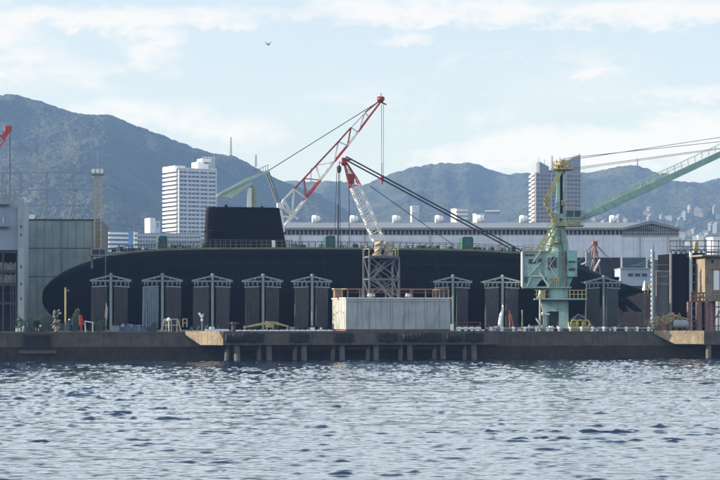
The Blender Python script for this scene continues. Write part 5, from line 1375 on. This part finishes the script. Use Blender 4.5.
# timber frames heap and grey tank
v_ = 2.5; Z3 = lambda py: FQ.z(670,py,v_)
r_ = random.Random(9)
for nm,lb,(pa,pb),n_ in (('timber_frame','heap of pale timber frames, the left lower pile by the ladder post',(649,664),9),('timber_frame','heap of pale timber frames, the larger sloping pile above the grey tank',(660,688),12)):
    b = MB(); ua,ub = FQ.u(pa,v_),FQ.u(pb,v_); h_ = (Z3(317)-GZ) if pa < 655 else (Z3(312.5)-GZ)
    for k in range(n_):
        f = k/n_; x = ua+(ub-ua)*f*.9
        pk = ua+(ub-ua)*.42
        hh = h_*(1-abs((x-pk)/(ub-ua))*.9)
        b.bar((x,v_+r_.uniform(-1,1),GZ),(x+r_.uniform(-.8,.8),v_+r_.uniform(-1,1),GZ+hh),.07)
    for k in range(6):
        z0_ = GZ+h_*(.35+.11*k); 
        b.bar((ua+.2,v_+r_.uniform(-1,1),z0_*1.0-.5),(ua+(ub-ua)*.45,v_+r_.uniform(-1,1),z0_+.25),.09)
        b.bar((ua+(ub-ua)*.4,v_+r_.uniform(-1,1),z0_+.25),(ub,v_+r_.uniform(-1,1),z0_-.75),.09)
    solo(b,nm,m_wood,lb,'timber frame',FQ,((ua+ub)/2,v_,GZ))
t = thing('storage_tank','grey horizontal cylinder tank lying beside the timber heap','tank',FQ,(FQ.u(681,1.2),1.2,GZ))
b = MB(); b.smooth=False; b.lathe((FQ.u(673.5,1.2),1.2,Z3(324)),[(.3,0),(.62,.25),(.62,2.0),(.3,2.3)],n=18,axis='x'); part(b,'shell',m_wh_frame,t)
b = MB().box(FQ.u(675,1.2),FQ.u(676,1.2),.7,1.7,GZ,Z3(326)).box(FQ.u(685,1.2),FQ.u(686,1.2),.7,1.7,GZ,Z3(326)); part(b,'cradle',m_rust,t)
b = MB().box(FQ.u(660,1),FQ.u(665.5,1),.6,1.6,GZ,Z3(325)); solo(b,'rusty_drum_box',m_rust,'small rusty box in front of the timber heap','box',FQ,(FQ.u(663,1),1,GZ))

# ------------------------------------------------------------------ things on the quay, left to right
QV = 1.6
Qu = lambda px,v=QV: FQ.u(px,v); Qz = lambda px,py,v=QV: FQ.z(px,py,v)
def shrub(px,pyt,w_,v,seed,label):
    r_ = random.Random(seed); u_ = Qu(px,v); zt_ = Qz(px,pyt,v); h_ = zt_-GZ
    t = thing('shrub',label,'shrub',FQ,(u_,v,GZ),'shrubs along the quay at left')
    b = MB()
    for k in range(900):
        a = r_.uniform(0,6.28); rr = math.sqrt(r_.random()); f = r_.random()**.8
        wob = .75+.35*math.sin(a*3+seed)+.2*r_.random()
        x = u_+rr*math.cos(a)*w_*wob*(1-.45*f*f); y = v+rr*math.sin(a)*w_*.6*wob; z = GZ+.1+f*h_*(.75+.25*math.sin(seed+x*2.3))
        s_ = r_.uniform(.08,.18); n1 = Vector((r_.uniform(-1,1),r_.uniform(-1,1),r_.uniform(-1,1))).normalized(); n2 = n1.orthogonal().normalized()
        c = Vector((x,y,z)); b.add([c-n1*s_,c+n2*s_*.6,c+n1*s_,c-n2*s_*.6],[(0,1,2,3)])
    part(b,'foliage',m_leaf,t)
    b = MB()
    for k in range(5): b.bar((u_,v,GZ),(u_+r_.uniform(-.6,.6)*w_,v+r_.uniform(-.3,.3),GZ+h_*.7),.05,.02,n=5)
    part(b,'stem',m_bark,t)
for px,py,w_,lb in ((25,313,1.3,'green shrub nearest the left workshop corner'),(35,314,1.4,'green shrub in front of the shed, left of the bow tip'),(46,316,1.3,'green shrub just under the bow tip'),(74,309,1.5,'tall dark shrub between the yellow post and the red seat'),(97,320,1.3,'low shrub at the foot of the first wind screen')):
    shrub(px,py,w_,3.2,int(px),lb)
junk(18,48,1.4,GZ,16,'yard_scrap','pale scrap rods and fittings lying among the shrubs at left','scrap',[m_white,m_steel,m_dkgreen,m_rope],seed=2,h=1.1)
b = MB(); r_ = random.Random(3); u_ = Qu(56.3)
zz0=GZ; 
vs = []; n = 12; prof = [.55,.75,.45,.7,.62,.4,.72,.6,.3]
b.smooth=False
for k in range(26):
    f = r_.random(); x = u_+r_.uniform(-.45,.45)*(1-.3*f)+(.15 if f>.6 else 0); z = GZ+.3+f*2.7; s_ = r_.uniform(.16,.34)
    b.box(x-s_,x+s_*.7,QV-.3,QV+.2,z-s_*.6,z+s_*.5,m=r_.choice([0,0,1])) if k % 3 == 0 else b.bar((x-s_,QV+r_.uniform(-.3,.3),z-s_),(x+s_,QV+r_.uniform(-.3,.3),z+s_*r_.uniform(-.4,1.4)),s_*.42,s_*.25,n=7,m=r_.choice([0,0,0,1]))
b.bar((u_,QV,GZ),(u_,QV,GZ+3),.15,m=1)
solo(b,'wrapped_winch',[m_cream,m_rope],'lumpy cream-white wrapped machine standing at the quay edge by the bow','machine',FQ,(u_,QV,GZ))
t = thing('lamp_post','thin yellow post with a small lamp head near the bow','lamp post',FQ,(Qu(65.6,3),3,GZ))
b = MB().bar((Qu(65.6,3),3,GZ),(Qu(65.6,3),3,Qz(66,288,3)),.13,n=8); part(b,'post',m_yellow,t)
b = MB().bar((Qu(65.6,3),3,Qz(66,291,3)),(Qu(68.8,3),3,Qz(66,290.5,3)),.08).box(Qu(67.4,3),Qu(69.2,3),2.8,3.2,Qz(66,291.3,3),Qz(66,289.8,3)).box(Qu(65,3),Qu(66.4,3),2.8,3.2,Qz(66,289,3),Qz(66,287.3,3)); part(b,'lamp_head',m_steel,t)
# seat and bench
b = MB(); u_ = Qu(81.3); b.prism([(u_-.25,GZ+.9),(u_+.3,GZ+.9),(u_+.1,GZ+2.3),(u_-.3,GZ+2.35)],QV-.3,QV+.3).bar((u_,QV,GZ),(u_,QV,GZ+.9),.12)
solo(b,'red_seat',m_red,'small upright red seat on a stem between shrubs','seat',FQ,(u_,QV,GZ))
t = thing('white_bench','white table-like bench with splayed legs right of the red seat','bench',FQ,(Qu(89.5),QV,GZ)); ua,ub = Qu(84.5),Qu(93.5)
b = MB().prism([(ua,GZ+1.55),(ub,GZ+1.35),(ub,GZ+1.2),(ua,GZ+1.4)],QV-.4,QV+.4); part(b,'top',m_white,t)
for uu,du in ((ub-.12,.0),(ua+.15,.1)):
    for dv in (-.3,.3): b = MB().bar((uu,QV+dv,GZ),(uu-du,QV+dv,GZ+1.3),.07); part(b,'leg',m_white,t)
b = MB(); u_=Qu(106.3,4); b.prism([(u_-.2,Qz(106,317,4)),(u_+.1,Qz(106,320,4)),(u_+.22,Qz(106,308,4)),(u_+.02,Qz(106,304,4)),(u_-.15,Qz(106,311,4))],3.9,4.0).bar((u_,4.05,GZ),(u_,4.05,Qz(106,303,4)),.05)
solo(b,'white_flag',m_cream,'cream furled flag hanging on a stick at the first wind screen','flag',FQ,(u_,4,GZ))
def tarp(pa,pb,pyt,v,mt,name,label,cat,seed):
    r_ = random.Random(seed); b = MB(); b.smooth=False; ua,ub = Qu(pa,v),Qu(pb,v); nx,ny=18,5; h_=Qz((pa+pb)/2,pyt,v)-GZ; vs=[]
    for i in range(nx+1):
        for j in range(ny+1):
            f,g_=i/nx,j/ny; e=(math.sin(math.pi*g_)**.5)*(min(1,8*f,8*(1-f)))
            vs.append((ua+(ub-ua)*f+r_.uniform(-.08,.08),v+(g_-.5)*2,GZ+.02+max(0,e*h_*r_.uniform(.6,1.05))))
    b.add(vs,[(i*(ny+1)+j,(i+1)*(ny+1)+j,(i+1)*(ny+1)+j+1,i*(ny+1)+j+1) for i in range(nx) for j in range(ny)])
    return solo(b,name,mt,label,cat,FQ,((ua+ub)/2,v,GZ))
for a_,c_,h_,lb_ in ((24,33,2.0,'low dark green machine casing nearest the left workshop'),(40,51,2.3,'dark green machine under the bow tip, left of the cream wrapped machine'),(72,79,2.7,'upright dark green cabinet left of the red seat'),(95,102,1.5,'low dark green box beside the first wind screen')):
    ua_,ub_=Qu(a_,2.6),Qu(c_,2.6); tt=thing('green_machine',lb_,'machine',FQ,((ua_+ub_)/2,2.6,GZ)); part(MB().prism([(ua_,GZ),(ub_,GZ),(ub_,GZ+h_*.7),(ub_-.3,GZ+h_),(ua_+.4,GZ+h_*.9),(ua_,GZ+h_*.6)],2.2,3.0),'casing',mat('machine_green',(0.03,0.075,0.05),.7,.4,1.5,streak=.5,streak_col=(.06,.06,.04)),tt); part(MB().box(ua_+.2,ub_-.2,2.12,2.19,GZ+.25,GZ+h_*.5),'grille',m_rope,tt)
tarp(118,148,323.5,1.8,m_tarp_b,'tarpaulin_heap','long low heap under crumpled blue-grey tarpaulin','tarpaulin',2)
b=MB().box(Qu(110.5),Qu(119),QV-.5,QV+.5,GZ,GZ+.75).box(Qu(110.3),Qu(119.2),QV-.55,QV+.55,GZ+.752,GZ+.85); solo(b,'pale_crate',m_ropel,'low pale crate at the left end of the blue tarpaulin','crate',FQ,(Qu(115),QV,GZ))
b=MB(); u_=Qu(152); b.bar((u_-.6,QV,GZ),(u_+.4,QV,GZ+1.3),.3).bar((u_+.2,QV,GZ),(u_+.5,QV,GZ+1.2),.2).box(u_-.6,u_+.6,QV-.3,QV+.3,GZ,GZ+.6); solo(b,'dark_winch',m_rope,'dark slanting winch at the right end of the blue tarpaulin','winch',FQ,(u_,QV,GZ))
# yellow trestle with lamp
t = thing('yellow_trestle','cream-yellow trestle step with slanting legs below the second wind screen','trestle',FQ,(Qu(170),QV,GZ))
b=MB(); z_t=Qz(170,319.3)
b.bar((Qu(165),QV,z_t),(Qu(178),QV,z_t),.1).bar((Qu(165),QV,z_t),(Qu(160.5),QV,GZ),.1).bar((Qu(178),QV,z_t),(Qu(181),QV,GZ),.1).bar((Qu(165),QV+1,z_t),(Qu(178),QV+1,z_t),.08).bar((Qu(161),QV,GZ+.9),(Qu(180),QV,GZ+.9),.08)
for px in (166,171.5,177): b.bar((Qu(px),QV,z_t),(Qu(px),QV,GZ),.07)
part(b,'frame',m_cream,t)
b=MB().bar((Qu(168.5),QV-.3,GZ),(Qu(168.5),QV-.3,Qz(168,321)),.1).lathe((Qu(168.5),QV-.3,Qz(168,321.5)),[(.15,0),(.28,.15),(.25,.4),(.08,.55)],n=10); part(b,'lamp',m_whiteclean,t)
b=MB(); 
for a_,c_ in (((183,327),(183,319)),((183,319),(187,319)),((187,319),(187,327)),((183,323),(187,323))): b.bar((Qu(a_[0]),QV,max(GZ,Qz(a_[0],a_[1]))),(Qu(c_[0]),QV,max(GZ,Qz(c_[0],c_[1]))),.07)
solo(b,'small_frame',m_cream,'small square cream frame right of the yellow trestle','frame',FQ,(Qu(185),QV,GZ))
t = thing('dock_lamp','short dark post with a white tilted lamp at the jetty corner','dock lamp',FQ,(Qu(201.5,0),-.5,GZ+.08))
b=MB().bar((Qu(201.6,0),-.5,GZ+.08),(Qu(201.6,0),-.5,Qz(201,317,0)),.1); part(b,'post',m_steel,t)
b=MB().bar((Qu(201.6,0),-.5,Qz(201,317.5,0)),(Qu(198.4,0),-.5,Qz(201,313,0)),.16).bar((Qu(201.4,0),-.5,Qz(201,318,0)),(Qu(202.8,0),-.5,Qz(201,314,0)),.1).box(Qu(200.6,0),Qu(202.4,0),-.7,-.3,Qz(201,321,0),Qz(201,318.8,0)); part(b,'lamp_head',m_whiteclean,t)
b=MB(); u_=FQ.u(233.5,-3.5); b.lathe((u_,-3.5,4.08),[(.32,0),(.3,.8),(.3,.85),(.5,.95),(.5,1.2),(.3,1.3)],n=12).box(u_-.8,u_+.8,-3.7,-3.3,5.1,5.28)
solo(b,'bollard',m_rope,'dark mooring bollard with a cross arm on the jetty at the yellow beam\'s left','bollard',FQ,(u_,-3.5,4.08))
b=MB(); v_=-3.6; f3=lambda px,py:(FQ.u(px,v_),FQ.z(px,py,v_))
zl_=4.1
b.prism([f3(243,327),f3(262,322.6),f3(275,321.4),f3(289,326.3),f3(289,327.3),f3(275,324.4),f3(262,325.2),f3(243,328)],v_-.15,v_+.15)
b.box(FQ.u(266,v_),FQ.u(273.5,v_),v_-.3,v_+.3,FQ.z(270,327.5,v_),FQ.z(270,321.3,v_))
for px in (244.5,287.5,267,273): b.bar((FQ.u(px,v_),v_,4.08),(FQ.u(px,v_),v_,FQ.z(px,325.5,v_)),.1)
solo(b,'lifting_beam',m_yellow,'long low yellow lifting beam lying on the jetty under the sail','lifting beam',FQ,(FQ.u(270,v_),v_,4.08))
b=MB(); u_=FQ.u(452,-4.2); b.lathe((u_,-4.2,4.08),[(.18,0),(.26,.1),(.26,.85),(.16,1.0)],n=12); solo(b,'white_bollard',m_whiteclean,'small round white bollard at the right foot of the steel tank','bollard',FQ,(u_,-4.2,4.08))
b=MB(); v_=3; pts_=[FQ.p(499.5,327,v_),FQ.p(500,322,v_),FQ.p(501,316,v_),FQ.p(502.5,310,v_),FQ.p(503,305,v_)]
for k in range(4): b.bar((pts_[k][0],v_,max(GZ,pts_[k][2])),pts_[k+1],[.3,.26,.28,.2][k],[.26,.28,.2,.1][k],n=8)
solo(b,'white_hose_bag',m_whiteclean,'white bundled hose leaning on the seventh wind screen post','hose',FQ,(pts_[0][0],v_,GZ))
t = thing('hydrant_stand','reddish bent pipe stand on the quay right of the white hose','pipe stand',FQ,(Qu(511),QV,GZ))
b=MB().bar((Qu(510),QV,GZ),(Qu(509.6),QV,Qz(510,310.5)),.1).bar((Qu(510),QV,Qz(510,313)),(Qu(514),QV,GZ+.3),.09).bar((Qu(509),QV,Qz(510,318)),(Qu(512.5),QV,Qz(510,316)),.09).box(Qu(508.8),Qu(511.4),QV-.2,QV+.2,Qz(510,316.5),Qz(510,314.5)); part(b,'pipe',mat('orange_red_paint',(0.45,0.13,0.06),.6,.3,2),t)
b=MB().bar((Qu(522.2),QV,GZ),(Qu(522.2),QV,Qz(522,311)),.09).box(Qu(521.6),Qu(522.8),QV-.12,QV+.12,Qz(522,311),Qz(522,310)); solo(b,'marker_post',m_yellow,'thin yellowish marker post left of the tall quay lamp','post',FQ,(Qu(522.2),QV,GZ))
t = thing('quay_lamp','tall cream lamp post with white lamp head in front of the green crane','lamp post',FQ,(Qu(540),QV,GZ))
b=MB().bar((Qu(540),QV,GZ),(Qu(540),QV,Qz(540,293)),.14,n=8).box(Qu(539.2),Qu(540.8),QV-.2,QV+.2,GZ,GZ+.6); part(b,'post',m_cream,t)
b=MB().prism([(Qu(538.6),Qz(540,294.8)),(Qu(540.6),Qz(540,294)),(Qu(540.8),Qz(540,290.8)),(Qu(539.6),Qz(540,290.6))],QV-.25,QV+.2).bar((Qu(540),QV,Qz(540,295)),(Qu(536.8),QV,Qz(540,298)),.06); part(b,'lamp_head',m_whiteclean,t)
b=MB().bar((Qu(541),QV,GZ+.6),(Qu(536),QV,Qz(536,318.5)),.08).bar((Qu(536),QV,Qz(536,318.5)),(Qu(538.5),QV,Qz(536,321)),.08); part(b,'side_arm',m_white,t)
b=MB(); c_=(Qu(545),QV,GZ+.35)
for px,py in ((543,314.5),(545.5,313),(547.5,313.5),(550,314)):
    b.bar((Qu(px),QV+1,GZ),(Qu(px),QV+1,Qz(px,py,QV+1)),.05,m=1); b.box(Qu(px)-.25,Qu(px)+.2,QV+.8,QV+1.2,Qz(px,py,QV+1)-.15,Qz(px,py,QV+1)+.12,0)
solo(b,'white_valves',[m_whiteclean,m_steel],'row of small white valve heads under the crane arch','valves',FQ,(Qu(546),QV+1,GZ))
# yellow-green machine right of the crane
t = thing('hose_reel','yellow-green hose reel machine with hoses right of the crane pedestal','machine',FQ,(Qu(579,2.5),2.5,GZ))
u_=Qu(578,2.5); v_=2.5
b=MB().box(u_-1.9,u_+1.6,1.8,3.2,GZ,GZ+.55).box(u_-1.5,u_-.5,2,3,GZ+.55,GZ+1.3); part(b,'base',m_yellow,t)
b=MB(); r_=random.Random(8)
for k in range(3):
    cx=u_-.8+k*.9
    for q in range(14): a=q/14*6.283; a2=(q+1)/14*6.283; rr=.55; b.bar((cx+rr*math.cos(a),1.7,GZ+1.1+rr*math.sin(a)),(cx+rr*math.cos(a2),1.7,GZ+1.1+rr*math.sin(a2)),.11)
part(b,'reel',mat('olive_yellow',(0.40,0.38,0.10),.7,.3,2),t)
b=MB().path([(u_-1,2.5,GZ+1.6),(u_,2.5,GZ+2.5),(u_+1,2.5,GZ+2.0),(u_+2.2,2.4,GZ+.7),(u_+3,2.2,GZ+.1)],.08); part(b,'hose',m_steel,t)
for (a_,c_,lb_,n_) in ((188,228,'thin scatter of pipes and boxes on the quay left of the jetty bollard',9),(292,328,'low pipes and boxes between the yellow beam and the white tank',9),(484,534,'low row of fittings on the quay left of the tall quay lamp',14),(552,572,'dark fittings by the foot of the green crane pedestal',7)): junk(a_,c_,2.4,GZ,n_,'yard_scrap',lb_,'scrap',[m_steel,m_white,m_rope,m_rust],seed=int(a_),h=.8)
junk(590,650,2.2,GZ,20,'yard_scrap','row of pale boxes and pipes lying along the quay below the stern','scrap',[m_steel,m_white,m_ropel,m_rope],seed=6,h=.9)
# low quay railing behind the pipe kerb between crane and timber
# worker
def person(px,v,fr,label,hz_=1.72,face=2.5):
    u_ = fr.u(px,v); t = thing('person',label,'person',fr,(u_,v,GZ))
    me = bpy.data.meshes.new('body')
    J = dict(pel=(0,0,.95),ch=(0,.02,1.25),nk=(0,.03,1.47),hd=(0,-.01,1.62),tp=(0,-.01,1.74),
      ls=(-.2,.03,1.42),le=(-.28,0,1.15),lw=(-.22,-.2,.98),lh=(-.2,-.28,.95), rs=(.2,.03,1.42),re=(.3,.03,1.14),rw=(.34,-.1,.9),rh=(.35,-.14,.82),
      lp=(-.1,0,.9),lk=(-.12,-.03,.5),la=(-.13,.03,.08),lf=(-.14,-.14,.04), rp=(.1,0,.9),rk=(.14,-.06,.5),ra=(.17,.02,.08),rf=(.2,-.14,.04))
    rad = dict(pel=.15,ch=.16,nk=.07,hd=.1,tp=.07,ls=.075,le=.055,lw=.04,lh=.045,rs=.075,re=.055,rw=.04,rh=.045,lp=.1,lk=.075,la=.055,lf=.045,rp=.1,rk=.075,ra=.055,rf=.045)
    ks = list(J); E = [('pel','ch'),('ch','nk'),('nk','hd'),('hd','tp'),('ch','ls'),('ls','le'),('le','lw'),('lw','lh'),('ch','rs'),('rs','re'),('re','rw'),('rw','rh'),('pel','lp'),('lp','lk'),('lk','la'),('la','lf'),('pel','rp'),('rp','rk'),('rk','ra'),('ra','rf')]
    me.from_pydata([J[k] for k in ks],[(ks.index(a),ks.index(c)) for a,c in E],[]); me.materials.append(m_cloth); me.materials.append(m_skin)
    o = bpy.data.objects.new('body',me); COL.objects.link(o); o.parent = t; o.rotation_euler=(0,0,face-2.5)
    sk = o.modifiers.new('skin','SKIN'); 
    me.skin_vertices.new(name='s') if not me.skin_vertices else None
    for i,k in enumerate(ks): me.skin_vertices[0].data[i].radius=(rad[k],rad[k]*.85)
    me.skin_vertices[0].data[0].use_root=True
    o.modifiers.new('sub','SUBSURF').levels=2; o.modifiers['sub'].render_levels=2
    fr0,o0 = INFO[t.name]; 
    b = MB(); b.smooth=True; b.lathe((u_,v-.01,GZ+1.64),[(.16,0),(.135,.03),(.125,.09),(.08,.15),(.02,.17)],n=16); part(b,'helmet',m_whiteclean,t)
    b = MB(); b.smooth=True; b.lathe((u_,v-.035,GZ+1.5),[(.05,0),(.09,.05),(.1,.12),(.09,.17)],n=12); part(b,'face',m_skin,t)
    return t
person(69.3,1.0,FQ,'person in navy overalls and white helmet standing at the quay edge by the bow')
# bird
bp = Vector(FW.p(268.3,44.5,330.0))
t = thing('bird','dark bird gliding high in the sky with wings raised','bird',FW,tuple(bp))
b = MB(); b.smooth=True; b.lathe((bp.x-.28,bp.y,bp.z),[(.01,0),(.05,.08),(.085,.24),(.07,.4),(.03,.52),(.01,.6)],n=8,axis='x'); b.add([(bp.x-.26,bp.y-.02,bp.z),(bp.x-.5,bp.y-.1,bp.z+.02),(bp.x-.5,bp.y+.1,bp.z+.02)],[(0,1,2)]); part(b,'body',m_bird,t)
for s_ in (-1,1):
    b = MB(); P=[(.1,0,.02),(.12,s_*.35,.16),(-.02,s_*.75,.24),(-.12,s_*.7,.22),(-.1,s_*.35,.13),(-.12,0,.02)]
    ca=.75; P2=[]
    for x,y,z in P: P2.append((bp.x+x*.6-abs(y)*.75*s_*-1*(-1), bp.y+y*.5, bp.z+z+abs(y)*.25))
    b.add(P2+[(x,y,z+.02) for x,y,z in P2],[(0,1,2,3,4,5),(11,10,9,8,7,6)]+[(i,6+i,6+(i+1)%6,(i+1)%6) for i in range(6)]); part(b,'wing',m_bird,t)

# ------------------------------------------------------------------ haze, sky, sun
hb = bpy.data.meshes.new('haze'); B = MB().box(-1750,1750,-250,6950,-6,470)
B2 = B.mesh('haze',[]); ho = bpy.data.objects.new('haze',B2); COL.objects.link(ho); ho['kind']='stuff'
hmz = bpy.data.materials.new('haze'); hmz.use_nodes=True; nt=hmz.node_tree; nt.nodes.remove(nt.nodes['Principled BSDF'])
pv = nt.nodes.new('ShaderNodeVolumePrincipled'); pv.inputs['Color'].default_value=HAZE_COL; pv.inputs['Density'].default_value=HAZE_D; pv.inputs['Anisotropy'].default_value=HAZE_G
nt.links.new(pv.outputs['Volume'],nt.nodes['Material Output'].inputs['Volume']); B2.materials.append(hmz)

az = R(SUN_AZ); el = R(SUN_EL)
S = Vector((-math.cos(el)*math.cos(az), math.cos(el)*math.sin(az), math.sin(el)))
sl_ = bpy.data.lights.new('sun','SUN'); sl_.energy=SUN_E; sl_.angle=R(.5); sl_.color=(1.0,.91,.78)
so = bpy.data.objects.new('sun',sl_); COL.objects.link(so); so.rotation_euler = S.to_track_quat('Z','Y').to_euler(); so.location=(0,0,400)
W = bpy.data.worlds.new('World'); SC.world=W; W.use_nodes=True; nt=W.node_tree; N=nt.nodes; L=nt.links
bg=N['Background']; bg.inputs['Strength'].default_value=SKY_S
sky=N.new('ShaderNodeTexSky'); sky.sky_type='NISHITA'; sky.sun_disc=False; sky.sun_elevation=el; sky.sun_rotation=math.atan2(S.x,S.y); sky.air_density=1.0; sky.dust_density=SKY_DUST; sky.ozone_density=1.5
tc=N.new('ShaderNodeTexCoord'); sp=N.new('ShaderNodeSeparateXYZ'); L.new(tc.outputs['Generated'],sp.inputs['Vector'])
def M(op,a,b=None,c=None):
    n=N.new('ShaderNodeMath'); n.operation=op
    for i,x in enumerate((a,b,c)):
        if x is None: continue
        if isinstance(x,(int,float)): n.inputs[i].default_value=x
        else: L.new(x,n.inputs[i])
    return n.outputs[0]
def noise(sc,det,dist=0,off=0,rough=.6):
    mp=N.new('ShaderNodeMapping'); mp.inputs['Scale'].default_value=sc; mp.inputs['Location'].default_value=(off,off*.7,off*.3); L.new(tc.outputs['Generated'],mp.inputs['Vector'])
    n=N.new('ShaderNodeTexNoise'); n.inputs['Scale'].default_value=1; n.inputs['Detail'].default_value=det; n.inputs['Roughness'].default_value=rough; n.inputs['Distortion'].default_value=dist; L.new(mp.outputs['Vector'],n.inputs['Vector']); return n.outputs['Fac']
nA=noise((34,20,95),9,.35,3.1); nB=noise((90,50,150),7,.2,8.4,.65); nC=noise((9,5,40),5,.3,1.3)
# warp the direction a little so that bank outlines are ragged
wx=M('ADD',sp.outputs['X'],M('MULTIPLY',M('SUBTRACT',nA,.5),.055)); wz=M('ADD',sp.outputs['Z'],M('MULTIPLY',M('SUBTRACT',nB,.5),.014))
def bank(px,py,rx,ry,amt,soft=1.0):
    X0=(px-360)/FPX; Z0=(HOR-py)/FPX; a=M('DIVIDE',M('SUBTRACT',wx,X0),rx/FPX); b_=M('DIVIDE',M('SUBTRACT',wz,Z0),ry/FPX)
    d=M('ADD',M('MULTIPLY',a,a),M('MULTIPLY',b_,b_)); f=M('SUBTRACT',1.0,d); f=M('MULTIPLY',M('MAXIMUM',f,0.0),amt); return f
tot=None
banks=[(120,24,210,16,1.1),(20,42,50,26,.9),(165,42,32,20,1.0),(240,16,120,11,.8),(430,14,220,20,1.1),(640,16,170,22,1.1),(410,42,45,11,.9),(590,74,50,8,.9),(680,98,130,12,.9),(420,110,220,30,.42),(560,60,160,24,.4),(600,150,190,28,1.5),(690,130,80,24,1.2),(140,118,120,26,.9),(60,75,90,26,.8),(230,130,90,24,.8),(500,158,120,18,1.0),(150,60,60,30,.8),(30,60,60,34,.9),(320,12,60,9,.5),(10,8,30,9,.5)]
for bk in banks:
    f=bank(*bk); tot=f if tot is None else M('MAXIMUM',tot,f)
gate=M('GREATER_THAN',sp.outputs['Y'],.2)
tot=M('MULTIPLY',tot,gate)
brk=M('ADD',M('MULTIPLY',nA,.9),M('MULTIPLY',nB,.6))
cl_=M('MULTIPLY',M('MINIMUM',M('MULTIPLY',tot,3.0),1.0),M('MINIMUM',M('MAXIMUM',M('MULTIPLY',M('ADD',M('SUBTRACT',tot,.30),M('MULTIPLY',M('SUBTRACT',brk,.75),2.2)),1.2),0.0),1.0))
gen=M('MULTIPLY',M('MAXIMUM',M('SUBTRACT',nC,.5),0.0),1.6)
low=M('MAXIMUM',M('SUBTRACT',1.0,M('DIVIDE',M('ABSOLUTE',sp.outputs['Z']),.5)),0.0)   # thin veil towards the horizon
cl_=M('ADD',cl_,M('MULTIPLY',gen,1.0)); up_=M('MULTIPLY',M('MULTIPLY',M('MINIMUM',M('MAXIMUM',M('DIVIDE',M('SUBTRACT',sp.outputs['Z'],.145),.07),0.0),1.0),M('MINIMUM',M('MAXIMUM',M('DIVIDE',M('SUBTRACT',.50,sp.outputs['Z']),.2),0.0),1.0)),M('ADD',.45,M('MULTIPLY',nC,.7)))  # up_: unseen bright sky belt above the frame, added to brighten the water
cl_=M('MINIMUM',cl_,.92); up_=M('MINIMUM',up_,.95); ve_=M('MULTIPLY',low,VEIL)
mv=N.new('ShaderNodeMix'); mv.data_type='RGBA'; L.new(ve_,mv.inputs['Factor']); L.new(sky.outputs['Color'],mv.inputs['A']); mv.inputs['B'].default_value=VEILC
mx=N.new('ShaderNodeMix'); mx.data_type='RGBA'; L.new(cl_,mx.inputs['Factor']); L.new(mv.outputs['Result'],mx.inputs['A']); mx.inputs['B'].default_value=CLOUD
mu_=N.new('ShaderNodeMix'); mu_.data_type='RGBA'; L.new(up_,mu_.inputs['Factor']); L.new(mx.outputs['Result'],mu_.inputs['A']); mu_.inputs['B'].default_value=UPC
L.new(mu_.outputs['Result'],bg.inputs['Color'])
SC.view_settings.view_transform='Standard'; SC.view_settings.look='None'; SC.view_settings.gamma=1; SC.view_settings.use_curve_mapping=False; SC.view_settings.exposure=EXPO
SC.render.engine='CYCLES'
SC.cycles.volume_bounces=0; SC.cycles.max_bounces=5; SC.cycles.diffuse_bounces=2; SC.cycles.glossy_bounces=2; SC.cycles.transmission_bounces=1; SC.cycles.caustics_reflective=False; SC.cycles.caustics_refractive=False
